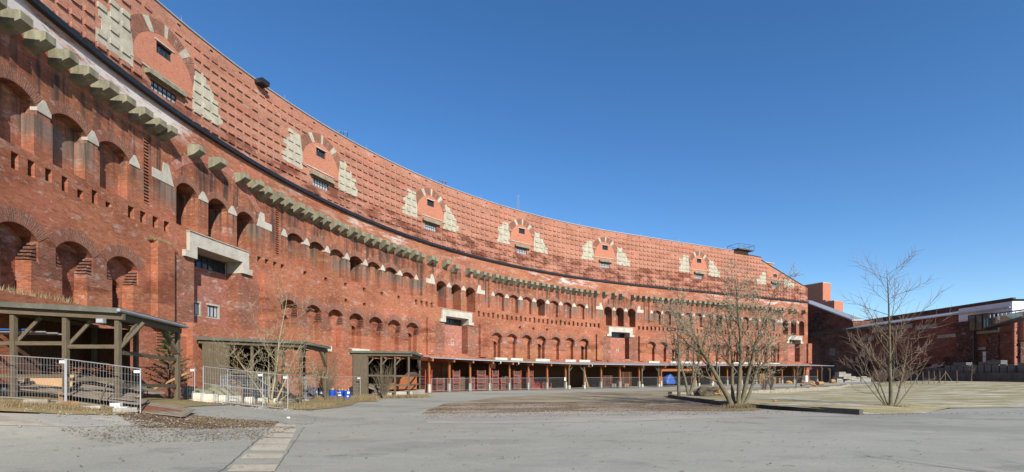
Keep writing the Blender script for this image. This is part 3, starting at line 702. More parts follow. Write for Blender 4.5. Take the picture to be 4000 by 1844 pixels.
for i, c in enumerate(ARCHES):
    (w1, w2) = holesU[i]
    mb = MB(); d = dome(c) if i < 6 else dome(c, sz=.55)
    solid(mb, U, d, -.03, 0., 0, 1.2, [w1]); ba = mb.build('blind_arch', 'brick_red', hall)
    mb = MB(); solid(mb, U, rect(c-2.95, c+2.95, 28.47, 28.6), -.09, 0, 0, 1.2); mb.build('sill', 'concrete', ba)
    # ring of voussoirs, brick with concrete stones let in
    rg = MB(); din = [p for p in d[2:]]; n = len(din)
    rad = []
    for j, (x, z) in enumerate(din):
        dx, dz = (x-c)/2.8, (z-28.6)/3.55*1.15
        a = atan2(z-29.9, x-c); t = 1.15 if z > 30 else 1.15
        rad.append((x+cos(a)*t, z+sin(a)*t))
    for j in range(n-1):
        zm = (din[j][1]+din[j+1][1])/2
        if zm < 29.6 or i == 6: continue
        q = [din[j], rad[j], rad[j+1], din[j+1]]
        b = MB() if j in (n//2-5, n//2-1, n//2+3) else rg
        if b is not rg:
            b.face([U(a_, z_, -.045) for a_, z_ in q])
            for e in range(4): b.face([U(*q[e], -.045), U(*q[(e+1) % 4], -.045), U(*q[(e+1) % 4], 0), U(*q[e], 0)])
            b.build('voussoir', 'plaster', ba)
        else:
            b.face([U(a_, z_, -.04) for a_, z_ in q], 0, [(0, j*.35), (1.15, j*.35), (1.15, j*.35+.35), (0, j*.35+.35)])
            for e in range(4): b.face([U(*q[e], -.04), U(*q[(e+1) % 4], -.04), U(*q[(e+1) % 4], 0), U(*q[e], 0)], 0, [(0, 0), (.1, 0), (.1, .1), (0, .1)])
    rg.build('arch_ring', 'brick_ring', ba)
    for sg in (-1, 1):
        mb = MB()
        solid(mb, U, quoin(i, sg), -.05, 0., 0, 1.5); mb.build('plaster_quoin', 'plaster', ba)
    for k, h in enumerate((w1, w2)):
        g_ = MB(); add_surface(g_, U, fill2d(h, (), 2), .22); wn = g_.build('window', 'glass' if k == 0 else 'glass_pale', ba)
        f_ = MB(); a, b = h[0][0], h[1][0]; n = 3 if k == 0 else 6
        for j in range(n+1):
            s = a+(b-a)*j/n; solid(f_, U, rect(s-.03, s+.03, h[0][1], h[2][1]), .16, .22, 0, 5)
        for z in (h[0][1]+.03, h[2][1]-.03)+(((h[0][1]+h[2][1])/2,) if k else ()): solid(f_, U, rect(a, b, z-.03, z+.03), .165, .22, 0, 3)
        f_.build('window_frame', 'black', wn)
    mb = MB(); zt = w2[2][1]
    solid(mb, U, rect(c-1.75, c+1.75, zt+.12, zt+.52), -.5, 0, 0, 1.2); mb.build('lintel', 'mossy', ba)
    mb = MB(); solid(mb, U, rect(c-.9, c+.9, w1[2][1]+.03, w1[2][1]+.15), -.1, 0, 0, 1.2); mb.build('window_head', 'concrete', ba)
# lightning rods, mast and boxes on the roof edge
for s in (-6, 10.7, 22.7, 35.4, 47.7, 58.6, 74, 83, 100, 112, 128):
    mb = MB(); p = U(s, ZTOP+.1, .5); mb.tube([p, p+V((0, 0, .95))], [.02, .012], 5); mb.build('lightning_rod', 'steel', hall)
mb = MB(); p = U(67.4, ZTOP+.1, .8)
for dx, dy in ((0, 0), (.4, 0), (.2, .35)): mb.tube([p+V((dx, dy, 0)), p+V((dx*.6, dy*.6, 3.3))], [.025, .02], 4)
for k in range(9):
    z = .3+k*.35; mb.bar(p+V((0, 0, z)), p+V((.38, 0, z+.2)), .03, .03); mb.bar(p+V((.4, 0, z)), p+V((.2, .3, z+.2)), .03, .03)
mb.build('lattice_mast', 'steel', hall)
mb = MB(); a = [U(18.3, z, d) for z, d in ((34.35, 0), (34.35, -1.0), (34.8, -1.1), (34.8, 0))]; b = [U(19.3, z, d) for z, d in ((34.35, 0), (34.35, -1.0), (34.8, -1.1), (34.8, 0))]
mb.face(a); mb.face(b)
for j in range(4): mb.face([a[j], b[j], b[(j+1) % 4], a[(j+1) % 4]])
mb.build('projecting_box', 'black', hall)
for s, h_ in ((30.3, .5), (31.4, .9), (50., .8), (62.5, .3)):
    mb = MB(); p = U(s, ZTOP+.1, .4)
    mb.tube([p, p+V((0, 0, h_))], [.04, .04], 5); mb.tube([p+V((.5, .2, 0)), p+V((.5, .2, h_))], [.04, .04], 5); mb.bar(p+V((0, 0, h_)), p+V((.5, .2, h_)), .05, .05)
    if s == 50.: mb.bar(p+V((-.6, -.3, h_)), p+V((.8, .3, h_*.8)), .18, .1); mb.box(p.x-.1, p.x+.15, p.y-.15, p.y+.1, p.z-.6, p.z+.1)
    mb.build('roof_hatch_rail', 'black', hall)
# steel balcony near the end of the roof
mb = MB()
def QU(s, z, d): return U(s, z, d)
solid(mb, QU, rect(130.6, 136.4, 34.95, 35.2), -1.6, 2., 0, 3, back=True)
for s in (130.6, 132.5, 134.5, 136.4):
    for d in (-1.6, 2.): mb.bar(U(s, 35.2, d), U(s, 36.4, d), .07, .07)
for d in (-1.6, 2.):
    mb.bar(U(130.6, 36.4, d), U(136.4, 36.4, d), .07, .07); mb.bar(U(130.6, 35.8, d), U(136.4, 35.8, d), .04, .04)
for s in (130.6, 136.4): mb.bar(U(s, 36.4, -1.6), U(s, 36.4, 2), .07, .07)
mb.bar(U(127, 34.9, .6), U(130.6, 36.3, .6), .07, .07); mb.bar(U(127, 34.8, .6), U(130.6, 35.0, .6), .12, .12)
mb.build('roof_platform', 'bluegrey' if False else 'dark_conc', hall)
# roof behind the wall end and stair head
def ubox(mb, s0, s1, d0, d1, z0, z1, m=0):
    mb.hexa([U(s0, z0, d0), U(s1, z0, d0), U(s1, z0, d1), U(s0, z0, d1), U(s0, z1, d0), U(s1, z1, d0), U(s1, z1, d1), U(s0, z1, d1)], m)
def box_uv(name, mat, parent, c8):
    mb = MB(); mb.hexa(c8); return mb.build(name, mat, parent)
mb = MB(); ubox(mb, 143.5, 151.5, 4, 9, 20, 34.2); sh_ = mb.build('stair_head', 'brick_up', hall)
mb = MB(); ubox(mb, 143.3, 151.7, 3.8, 9.2, 34.2, 34.4); mb.build('coping', 'concrete', sh_)
mb = MB(); ubox(mb, 148.2, 149.6, 3.9, 3.95, 32.6, 33.5); mb.build('window', 'glass', sh_)

# ------------------------------------------------------------------ head building at the right
head = thing('head_building', 'long shaded brick end building beyond the field, patched with soot and a metal roof edge', 'building')
def wall_quad(mb, pts, m=0):
    p = [V(q) for q in pts]; L = (p[1]-p[0]).xy.length; u0 = p[0].x*.6+p[0].y
    mb.face(p, m, [(u0, p[0].z), (u0+L, p[1].z), (u0+L, p[2].z), (u0, p[3].z)])
XF = 94.
mb = MB()
# stair block with sloping roof, shaded side towards the court
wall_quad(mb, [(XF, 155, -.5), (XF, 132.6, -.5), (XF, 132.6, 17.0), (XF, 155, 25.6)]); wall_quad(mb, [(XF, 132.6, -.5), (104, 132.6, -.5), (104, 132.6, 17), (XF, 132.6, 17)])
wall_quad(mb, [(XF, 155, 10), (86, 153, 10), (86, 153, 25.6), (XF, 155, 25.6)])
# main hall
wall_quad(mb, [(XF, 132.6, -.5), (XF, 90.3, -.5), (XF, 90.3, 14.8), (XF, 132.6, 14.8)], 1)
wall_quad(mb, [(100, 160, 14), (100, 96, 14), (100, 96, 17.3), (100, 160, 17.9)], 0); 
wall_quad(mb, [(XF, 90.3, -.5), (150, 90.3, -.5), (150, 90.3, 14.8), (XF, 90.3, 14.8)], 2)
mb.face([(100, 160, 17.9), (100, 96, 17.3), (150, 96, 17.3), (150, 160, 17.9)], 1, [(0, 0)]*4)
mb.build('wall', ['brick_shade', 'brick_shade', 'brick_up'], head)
mb = MB(); mb.hexa([(XF-.45, 132.3, 17.0), (XF-.45, 155.3, 25.7), (XF+2.6, 155.3, 25.7), (XF+2.6, 132.3, 17.0), (XF-.45, 132.3, 17.35), (XF-.45, 155.3, 26.05), (XF+2.6, 155.3, 26.05), (XF+2.6, 132.3, 17.35)])
mb.build('sloping_roof', 'zinc', head)
mb = MB(); mb.hexa([(XF-.7, 90.3, 14.8), (101, 90.3, 16.4), (101, 134.5, 16.4), (XF-.7, 134.5, 14.8), (XF-.7, 90.3, 15.0), (101, 90.3, 16.7), (101, 134.5, 16.7), (XF-.7, 134.5, 15.1)]); mb.build('metal_roof_edge', 'zinc', head)
mb = MB(); mb.box(99.7, 100.3, 95.8, 160, 17.3, 17.6); mb.build('parapet_coping', 'dark_conc', head)
mb = MB(); mb.box(XF-.28, XF, 126, 154.6, 14.2, 14.9); mb.build('cornice', 'dark_conc', head)
mb = MB()
for y in (131, 128.6, 126, 122, 119, 116, 110): mb.box(XF-.05, XF, y-1.0, y+1.0, 11.2+(hash(y) % 3)*.5, 12.1)
for a, b, z in ((106.2, 101.8, 10.2), ): mb.box(XF-.15, XF, b, a, z, z+.7)
for a, b, z, h_ in ((125.5, 113, 13.2, 1.0), (112, 106.5, 12.6, .9)): mb.box(XF-.04, XF, b, a, z, z+h_)
mb.build('concrete_patch', 'stone', head)
ab = MB(); o = [(153.2+q[0], q[1]) for q in arch(-4.4, 7., 7., 15.3, 16, 18.6, 21.4, 12)]
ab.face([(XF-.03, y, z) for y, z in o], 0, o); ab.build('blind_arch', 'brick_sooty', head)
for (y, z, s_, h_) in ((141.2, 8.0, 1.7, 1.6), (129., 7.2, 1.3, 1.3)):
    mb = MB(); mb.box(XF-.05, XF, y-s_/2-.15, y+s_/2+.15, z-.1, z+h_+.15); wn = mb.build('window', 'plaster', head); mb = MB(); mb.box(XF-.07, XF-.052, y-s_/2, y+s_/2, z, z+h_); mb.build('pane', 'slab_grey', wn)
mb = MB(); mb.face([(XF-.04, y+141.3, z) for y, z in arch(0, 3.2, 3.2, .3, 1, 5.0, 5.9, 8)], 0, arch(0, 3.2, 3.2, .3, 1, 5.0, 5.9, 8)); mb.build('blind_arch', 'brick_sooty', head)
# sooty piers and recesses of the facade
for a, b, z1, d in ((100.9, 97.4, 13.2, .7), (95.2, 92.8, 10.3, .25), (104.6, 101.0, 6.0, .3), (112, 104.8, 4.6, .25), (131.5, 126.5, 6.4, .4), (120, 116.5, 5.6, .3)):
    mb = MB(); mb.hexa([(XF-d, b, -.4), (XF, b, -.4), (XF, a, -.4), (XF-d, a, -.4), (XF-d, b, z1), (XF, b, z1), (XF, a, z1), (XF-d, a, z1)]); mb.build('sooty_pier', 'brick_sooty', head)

mb = MB(); mb.box(XF-.9, XF-.7, 97.0, 97.3, 2.5, 12.5); mb.build('downpipe', 'black', head)
mb = MB(); mb.box(XF-.32, XF, 92.8, 97.2, 10.4, 11.4); mb.build('concrete_band', 'stone', head)
mb = MB(); mb.box(XF-.12, XF, 92.8, 97.0, 7.2, 7.7); mb.build('concrete_band', 'stone', head)
mb = MB(); mb.box(XF-.1, XF, 94.3, 96.1, 4.6, 6.9); wn = mb.build('window', 'black', head)
mb = MB()
for a, b in ((94.4, 95.17), (95.23, 96.0)):
    for z, Z in ((4.7, 5.75), (5.82, 6.8)): mb.box(XF-.115, XF-.1, a, b, z, Z)
mb.build('pane', 'white', wn)
mb = MB(); mb.box(XF-.2, XF, 94.5, 97.0, 2.0, 2.8); mb.build('basement_opening', 'void', head)
# white rendered block on top
mb = MB(); mb.box(XF-.35, 112, 90.1, 100.9, 13.2, 16.0); wb = mb.build('rendered_storey', 'bluegrey', head)
mb = MB(); mb.box(XF-.4, 112, 90.05, 101, 16.0, 16.12); mb.build('coping', 'black', wb)
# toothed brick corner, lit from the front
mb = MB(); rr = random.Random(5); z = 2.6
while z < 12.8:
    w_ = .25+rr.random()*.75; mb.box(XF-.02, XF+w_, 90.0, 90.29, z, z+.42); z += .45
mb.box(XF+.9, XF+7, 89.2, 90.3, 8.6, 14.0); mb.build('toothed_corner', 'brick_pale', head)
mb = MB(); mb.box(XF+.7, XF+9, 89.6, 90.28, -.3, 8.6); mb.build('shadow_dark_wall', 'brick_sooty', head)  # dark brick stands in for the shadow on the lower front
# glass cabin and tapered glass walkway
gl = thing('glass_walkway', 'modern steel and glass cabin with tapering walkway piercing the brick end building', 'walkway')
mb = MB()
for y in (97., 95.6, 94.2, 92.9):
    mb.bar((XF-.36, y, 11.), (XF-.36, y, 14.1+(97-y)*.0), .12, .12); mb.bar((XF-2., y, 11.), (XF-2., y, 14.1), .12, .12); mb.bar((XF-2, y, 14.1), (XF-.36, y, 14.1), .1, .1); mb.bar((XF-2, y, 11.), (XF-.36, y, 11.), .1, .1)
for x in (XF-2, XF-.36):
    for z in (11., 14.1): mb.bar((x, 97, z), (x, 92.9, z), .14, .14)
mb.build('cabin_frame', 'black', gl)
mb = MB(); mb.box(XF-1.95, XF-1.92, 93., 96.9, 11.1, 14.); mb.box(XF-1.9, XF-.4, 92.93, 92.96, 11.1, 14.); mb.build('cabin_glazing', 'glass_green', gl)
mb = MB()
A0, A1 = V((92.2, 93.2, 0)), V((82.5, 77.0, 0))
mb.bar(A0+V((0, 0, 11.2)), A1+V((0, 0, 11.5)), 1.5, .3); mb.bar(A0+V((0, 0, 13.9)), A1+V((0, 0, 12.7)), .16, .2); mb.build('walkway_beam', 'black', gl)
mb = MB()
for k in range(9):
    t = (k+.5)/9; p = A0.lerp(A1, t); mb.bar(p+V((0, 0, 11.35+.2*t)), p+V((.25, .2, 13.8-1.1*t)), .07, .07)
mb.build('walkway_strut', 'zinc', gl)
mb = MB(); p, q = A0+V((-.5, .3, 0)), A1+V((-.5, .3, 0))
mb.face([p+V((0, 0, 11.4)), q+V((0, 0, 11.65)), q+V((0, 0, 12.45)), p+V((0, 0, 13.)) ]); mb.build('walkway_glass', 'glass_green', gl)
# twin brick towers behind
def rot_box(mb, c, ax, la, lb, z0, z1, m=0):            # corner c, axis angle ax, lengths to the right and back
    c = V((*c, 0)); a = V((cos(ax), sin(ax), 0))*la; b = V((-sin(ax), cos(ax), 0))*lb
    mb.hexa([c+V((0, 0, z0)), c+a+V((0, 0, z0)), c+a+b+V((0, 0, z0)), c+b+V((0, 0, z0)), c+V((0, 0, z1)), c+a+V((0, 0, z1)), c+a+b+V((0, 0, z1)), c+b+V((0, 0, z1))], m)
tw = thing('brick_tower', 'taller square red brick tower behind the end of the curved wall', 'tower')
mb = MB(); rot_box(mb, (106.6, 165), R(25.5), 4.3, 8.5, 0, 33.6); mb.build('wall', 'brick_red', tw)
mb = MB(); rot_box(mb, (106.5, 164.9), R(25.5), 4.5, 8.7, 33.6, 33.85); mb.build('coping', 'concrete', tw)
mb = MB(); rot_box(mb, (107.0, 164.2), R(25.5), 4.6, 2, 0, 27.6); mb.build('buttress', 'brick_pale', tw)
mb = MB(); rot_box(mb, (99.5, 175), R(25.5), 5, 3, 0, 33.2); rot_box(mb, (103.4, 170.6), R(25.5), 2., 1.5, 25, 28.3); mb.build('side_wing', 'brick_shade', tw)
tw = thing('brick_tower', 'lower square red brick tower in front of the taller one', 'tower')
mb = MB(); rot_box(mb, (105.8, 158), R(25.5), 4.7, 4.5, 0, 26.3); mb.build('wall', 'brick_red', tw)
mb = MB(); rot_box(mb, (105.7, 157.9), R(25.5), 4.9, 4.7, 26.3, 26.5); mb.build('coping', 'concrete', tw)
# retaining wall with slab stacks
mb = MB(); 
for k in range(12):
    y1 = 108-k*3.1; y0 = y1-3.08
    mb.hexa([(88, y0, -.3), (93.9, y0, -.3), (93.9, y1, -.3), (88, y1, -.3), (88.1, y0, 2.6), (93.9, y0, 2.6), (93.9, y1, 2.6), (88.1, y1, 2.6)])
tag(mb.build('retaining_wall', 'dark_conc'), 'shade darkened concrete retaining wall below the stacked slabs', 'wall')  # dark concrete paints in the shaded side of this wall
# ------------------------------------------------------------------ slab stacks on the retaining wall
rs = random.Random(11)
def slab_stack(y0, y1, z0, n, x=89.0, dep=1.6, label='', extra=False):
    t = thing('slab_stack', label, 'slab stack', 'stacked concrete slabs on the retaining wall', (x, (y0+y1)/2, z0))
    mb = MB(); hgt = .2
    for k in range(n):
        j = rs.uniform(-.06, .06); z = k*(hgt+.045); mb.box(j, dep+j, -(y1-y0)/2+j, (y1-y0)/2+j, z+.045, z+hgt+.045)
    mb.build('slabs', 'slab_grey', t)
    mb = MB()
    for k in range(n):
        for yy in (-.35, .35): mb.box(-.02, dep+.02, yy*(y1-y0)-.04, yy*(y1-y0)+.04, k*(hgt+.045), k*(hgt+.045)+.045)
    mb.build('spacer_battens', 'timber', t)
    return t
def yofx(p, x=89.): return x*1880/(p-2000)
sp = [(3616, 3637, 5, ''), (3640, 3661, 4, ''), (3664, 3687, 4, ''), (3689, 3712, 6, ''), (3714, 3737, 6, ''), (3739, 3763, 6, ''), (3765, 3789, 6, ''), (3791, 3815, 6, ''), (3819, 3843, 6, ''), (3846, 3871, 6, ''), (3874, 3902, 6, ''), (3905, 3932, 6, ''), (3935, 3963, 6, ''), (3975, 4003, 7, ''), (4006, 4034, 6, '')]
for i, (a, b, n, _) in enumerate(sp):
    slab_stack(yofx(b)+.05, yofx(a)-.05, 2.6, n, label='%s stack of grey concrete slabs from the left along the retaining wall' % ORD[i])
for i, (a, b, z, n, w_) in enumerate(((3720, 3770, 4.12, 2, 'long pale slabs laid across the tops of two stacks, left'), (3818, 3848, 4.12, 2, 'short slab pair lying on top of a dark stack'), (3850, 3905, 4.12, 3, 'three long pale slabs lying across stacks below the window'), (3634, 3650, 3.63, 3, 'pale slab blocks behind the low left stacks'))):
    slab_stack(yofx(b), yofx(a), z, n, 89.2, 1.2, label=w_)
# loose stone piles at the foot of the end building (left of the retaining wall)
pile = [(3270, 3296, 1453, 1472), (3290, 3320, 1460, 1480), (3268, 3292, 1472, 1496), (3312, 3332, 1470, 1482), (3306, 3330, 1482, 1496), (3334, 3354, 1478, 1494), (3336, 3356, 1470, 1478), (3356, 3376, 1474, 1490), (3384, 3406, 1470, 1486), (3286, 3308, 1483, 1496), (3414, 3430, 1474, 1488), (3364, 3384, 1445, 1464), (3410, 3432, 1440, 1462), (3436, 3458, 1442, 1462), (3462, 3484, 1445, 1463)]
for i, (a, b, t0, t1) in enumerate(pile):
    far_ = t1 < 1466; Y = 99 if not far_ else 114; X0, X1 = (a-2000)/1880*Y, (b-2000)/1880*Y
    if far_: X0, X1 = X0+6, X1+6; 
    z1 = EYE+(1460-t0)*Y/1880; z0 = EYE+(1460-t1)*Y/1880
    t = thing('stone_block_stack', '%s in the cut stone heap by the shaded end building' % (ORD[i]+' block pile from left' if i else 'topmost left block pile'), 'stone blocks', 'cut stone heaped by the end building', ((X0+X1)/2, Y+i*.25, 0))
    mb = MB(); z = max(z0, -.05); k = 0; w2 = (X1-X0)/2
    if not far_ and t1 > 1485: z = GZ((X0+X1)/2, Y)-.1
    if i in (0, 1): z = z0
    while z < z1-.05:
        h_ = min(.42, z1-z); j = rs.uniform(-.12, .12); mb.box(-w2+j, w2+j, -.6+j, .7+j, z+.01, z+h_); z += h_; k += 1
    mb.build('blocks', 'stone', t)
# thin timber fence posts on the field
for i, p in enumerate((3558, 3582, 3605, 3628, 3649, 3671, 3692, 3738, 3521, 3460)):
    Y = 80. if p > 3500 else 84; X = (p-2000)/1880*Y; z = GZ(X, Y)
    t = thing('fence_post', '%s thin timber post standing alone in the field before the retaining wall' % ORD[i], 'post', 'bare fence posts in the field', (X, Y, z))
    mb = MB(); mb.tube([(0, 0, -.1), (.02, 0, 1.1), (0, .01, 2.15)], [.055, .05, .045], 6); mb.build('pole', 'twig', t)
    if p == 3692:
        mb = MB(); mb.bar((-1.1, .2, 0), (0, 0, 1.75), .07, .07); mb.bar((1.3, .2, .4), (.05, 0, 2.0), .07, .07); mb.build('brace', 'twig', t)
# ------------------------------------------------------------------ low stone wall, kerb wall, logs
mb = MB(); pts = [(16.6, 50.5), (21.9, 53.7), (31.2, 58.6), (41, 66.8), (51, 75), (58, 83)]
for (a, b) in zip(pts, pts[1:]):
    a, b = V((*a, 0)), V((*b, 0)); L = (b-a).length; n = int(L/1.1); 
    for k in range(n):
        p, q = a.lerp(b, k/n), a.lerp(b, (k+.96)/n); h_ = .42+rs.uniform(-.06, .05); d = (q-p).normalized(); nn = V((-d.y, d.x, 0))*.3
        g0 = min(GZ(p.x, p.y), GZ(q.x, q.y))-.1; zt = GZ(p.x, p.y)*.55+h_+.05
        mb.hexa([p-nn+V((0, 0, g0)), q-nn+V((0, 0, g0)), q+nn+V((0, 0, g0)), p+nn+V((0, 0, g0)), p-nn*.9+V((0, 0, zt)), q-nn*.95+V((0, 0, zt+rs.uniform(-.03, .03))), q+nn+V((0, 0, zt)), p+nn+V((0, 0, zt))])
tag(mb.build('low_stone_wall', 'rubble'), 'low crumbling pale stone wall along the far side of the field', 'wall')
mb = MB(); ky = [28.0+.5*k for k in range(41)]
for a, b in zip(ky, ky[1:]):
    if 33.3 < a < 34.3: continue
    xa, xb = lerp(KERB, a), lerp(KERB, b); h_ = .02+.0*a
    z0, z1 = -.05, .31+rs.uniform(-.02, .02)
    mb.hexa([(xa-.1, a, z0), (xa+.12, a, z0), (xb+.12, b, z0), (xb-.1, b, z0), (xa-.1, a, z1), (xa+.12, a, z1), (xb+.12, b, z1+.005), (xb-.1, b, z1)])
tag(mb.build('kerb_wall', 'dark_conc'), 'low concrete kerb wall edging the raised field by the trees', 'kerb')  # kerb coloured dark to give its shaded face
def log(name, label, c, L, r, rz, tilt=0, mat='cutwood'):
    t = thing(name, label, 'log', None, c, rz)
    mb = MB(); n = 9; pts = [(-L/2+L*k/4, 0, r+tilt*k/4) for k in range(5)]
    mb.tube(pts, [r*rs.uniform(.85, 1.1) for _ in pts], n); mb.build('bark', mat, t); return t
def blob(name, label, cat, c, sx, sy, sz, mat, seed, rough=.35, parent=None):
    bm = bmesh.new(); bmesh.ops.create_icosphere(bm, subdivisions=3, radius=1)
    for v in bm.verts:
        n = mnoise.noise(v.co*1.6+V((seed*3.1, 0, 0)))*rough+mnoise.noise(v.co*4+V((0, seed, 0)))*rough*.45
        v.co *= 1+n; v.co = V((v.co.x*sx, v.co.y*sy, max(-.05, v.co.z*sz+sz*.55)))
    me = bpy.data.meshes.new(name); bm.to_mesh(me); bm.free(); me.materials.append(M[mat])
    o = bpy.data.objects.new(name, me); C.objects.link(o); o.location = c
    if parent: o.parent = parent
    else: tag(o, label, cat)
    return o
# uprooted stump behind the twin stemmed tree
st = thing('tree_stump', 'big uprooted splintered tree stump lying behind the kerb and slim trees', 'stump', None, (18.6, 45.6, .2))
blob('root_plate', None, None, (0, 0, 0), 1.25, .8, .62, 'bark_brown', 2, .6, st)
mb = MB()
for k in range(16):
    a = rs.uniform(-.3, 2.4); L = rs.uniform(.4, 1.1); b = V((rs.uniform(-.2, 1.2), -.5, rs.uniform(.2, .7))); mb.bar(b, b+V((cos(a)*L, -.15, sin(a)*L*.35-.1)), .14, .1)
mb.build('splintered_wood', 'cutwood', st)
log('log', 'short sawn log lying on the low stone wall at the far side', (49.6, 77.5, .55), 1.6, .3, .5)
log('log', 'forked driftwood like log on the low stone wall left of the right tree', (43.5, 71, .5), 2.2, .2, .3, .5, 'twig')
log('log', 'split log leaning over the forked one on the stone wall', (43.9, 71.2, .5), 1.8, .17, 2.6, .6, 'cutwood')
log('log', 'small cut log at the foot of the stone heap', (55.2, 83, .75), .8, .35, .2)
tag(blob('stone', 'pale lump of stone lying in the field near the multi stemmed tree', 'stone', (20.0, 36.6, .24), .16, .14, .12, 'cutwood', 4), None)

# ------------------------------------------------------------------ bare trees
def grow(mt, mc, p, d, L, r, lvl, P, rg):
    nseg = P['seg'][lvl]; pts = [V(p)]; rads = [r]; d = V(d).normalized(); end = P['taper'][lvl]
    for k in range(nseg):
        d = (d+V((rg.gauss(0, 1), rg.gauss(0, 1), rg.gauss(0, 1)))*P['wob'][lvl]+V((0, 0, P['up'][lvl]))).normalized()
        pts.append(pts[-1]+d*(L/nseg)); rads.append(r*(1-(1-end)*(k+1)/nseg))
    tgt = mt if lvl < P['trunk_levels'] else mc
    tgt.tube(pts, rads, 7 if lvl == 0 else (5 if lvl == 1 else 3), 0, lvl == 0)
    if lvl+1 < len(P['n']):
        n = P['n'][lvl]*(min(1, L/P['Lref'])**2.3 if lvl == 0 and 'Lref' in P else 1); n = int(n*rg.uniform(.8, 1.2)+.5); ph = rg.uniform(0, 6)
        for k in range(n):
            t = P['lo'][lvl]+(1-P['lo'][lvl])*(k+rg.uniform(.1, .9))/n; i = min(nseg-1, int(t*nseg)); q = pts[i].lerp(pts[i+1], t*nseg-i)
            dd = (pts[i+1]-pts[i]).normalized(); ph += 2.4+rg.uniform(-.5, .5)
            u = V((1, 0, 0)) if abs(dd.x) < .8 else V((0, 1, 0)); x = dd.cross(u).normalized(); y = dd.cross(x)
            a = R(P['ang'][lvl]*rg.uniform(.7, 1.3)); nd = dd*cos(a)+(x*cos(ph)+y*sin(ph))*sin(a)
            if nd.z < -.1: nd.z *= .3
            grow(mt, mc, q, nd, L*P['len'][lvl]*(1.15-.55*t)*rg.uniform(.75, 1.2), max(P['rmin'], rads[i]*P['rr'][lvl]), lvl+1, P, rg)
    elif P.get('buds'):
        for k in range(P['buds']):
            t = rg.uniform(.15, 1); i = min(nseg-1, int(t*nseg)); q = pts[i].lerp(pts[i+1], t*nseg-i); b = P['bs']
            e = q+(d*.7+V((rg.gauss(0, .5), rg.gauss(0, .5), .3+rg.gauss(0, .3)))).normalized()*b*3.2
            mc.tube([q, q.lerp(e, .5), e], [b*.25, b*.5, b*.1], 3, 1, False)
def tree(name, label, base, stems, P, seed, mats, cat='tree', group=None):
    rg = random.Random(seed); t = thing(name, label, cat, group, base)
    mt, mc = MB(), MB()
    for (off, d, L, r) in stems: grow(mt, mc, off, d, L, r, 0, P, rg)
    mt.build('trunk', mats[0], t, True); mc.build('crown', mats[1:], t)
    return t
P1 = dict(seg=[10, 7, 5, 3, 2], taper=[.12, .2, .3, .4, .5], wob=[.05, .09, .13, .16, .2], up=[.012, .05, .05, .04, .02], n=[12, 8, 5, 3], lo=[.22, .12, .12, .1], ang=[40, 42, 42, 45],
          len=[.36, .5, .5, .5], rr=[.45, .5, .5, .6], rmin=.013, trunk_levels=2, buds=4, bs=.032)
tree('bare_tree', 'large bare tree with five spreading mossy stems growing at the kerb', (16.05, 34.2, .02),
     [((-.35, .1, 0), (-.36, .12, 1), 8.2, .2), ((-.1, .2, 0), (-.14, .3, 1), 8.6, .14), ((.05, 0, 0), (.02, .0, 1), 9.2, .165), ((.3, .1, 0), (.30, .1, 1), 8.6, .165), ((.35, -.05, 0), (.62, .2, .95), 7.0, .13)],
     P1, 5, ['bark', 'twig', 'bud'])
P2 = dict(P1, n=[16, 9, 7], seg=[10, 6, 4, 2], ang=[42, 40, 42], len=[.34, .5, .5], rr=[.4, .5, .6], lo=[.3, .15, .1], buds=4, rmin=.015, bs=.034)
tree('slim_bare_tree', 'slim straight bare tree left of the uprooted stump', (15.7, 45.2, .02), [((0, 0, 0), (-.02, .05, 1), 9.0, .17)], P2, 8, ['bark', 'twig', 'bud'])
tree('slim_bare_tree', 'bare twin stemmed tree right behind the slim straight one', (17.3, 47.2, .25), [((0, 0, 0), (-.10, .05, 1), 8.8, .15), ((.15, .05, 0), (.24, .0, 1), 8.4, .14)], P2, 12, ['bark', 'twig', 'bud'])
tree('slim_bare_tree', 'pale bare tree standing on the far dirt strip behind the stump', (24.0, 64.0, .1), [((0, 0, 0), (.06, .05, 1), 9.0, .17)], P2, 21, ['twig', 'twig', 'bud'])
P3 = dict(Lref=9., seg=[12, 8, 5, 3], taper=[.1, .2, .3, .4], wob=[.02, .05, .09, .12], up=[.02, .07, .05, .05], n=[24, 11, 9], lo=[.2, .25, .12], ang=[56, 36, 38], len=[.42, .42, .45], rr=[.36, .5, .6], rmin=.012, trunk_levels=2, buds=0)
tree('open_bare_tree', 'open crowned reddish bare tree alone in the field on the right', (25.5, 32.4, .2),
     [((0, 0, 0), (-.03, 0, 1), 9.1, .13), ((-.25, 0, 0), (-.55, .1, 1), 4.6, .06), ((.3, .05, 0), (.42, .1, 1), 5.2, .07), ((.1, .1, 0), (.14, .1, 1), 5.4, .05), ((-.1, .1, 0), (-.3, .1, 1), 5.6, .05), ((-.3, .0, 0), (-.9, .0, .9), 4.2, .04), ((.3, -.1, 0), (.75, .1, .9), 4.4, .04)],
     P3, 6, ['bark', 'twig_red'])
tree('slim_bare_tree', 'bare tree outside the picture at right whose shadow falls across the near asphalt', (16.2, 3.0, 0), [((0, 0, 0), (.02, .03, 1), 7.4, .14), ((.2, 0, 0), (.3, .2, 1), 6.4, .1)], dict(P3, n=[10, 5]), 61, ['bark', 'twig_red'])
P4 = dict(seg=[6, 5, 3], taper=[.3, .3, .4], wob=[.06, .1, .14], up=[.03, .05, .04], n=[10, 5], lo=[.3, .2], ang=[40, 40], len=[.45, .5], rr=[.45, .6], rmin=.01, trunk_levels=1, buds=1, bs=.02)
tree('small_bare_tree', 'small round headed bare tree in front of the white cabinet', (41.0, 69.5, GZ(41, 69.5)), [((0, 0, 0), (.03, 0, 1), 3.4, .08)], dict(P4, n=[22, 7], lo=[.45, .15], ang=[48, 40]), 31, ['bark', 'twig', 'bud'])
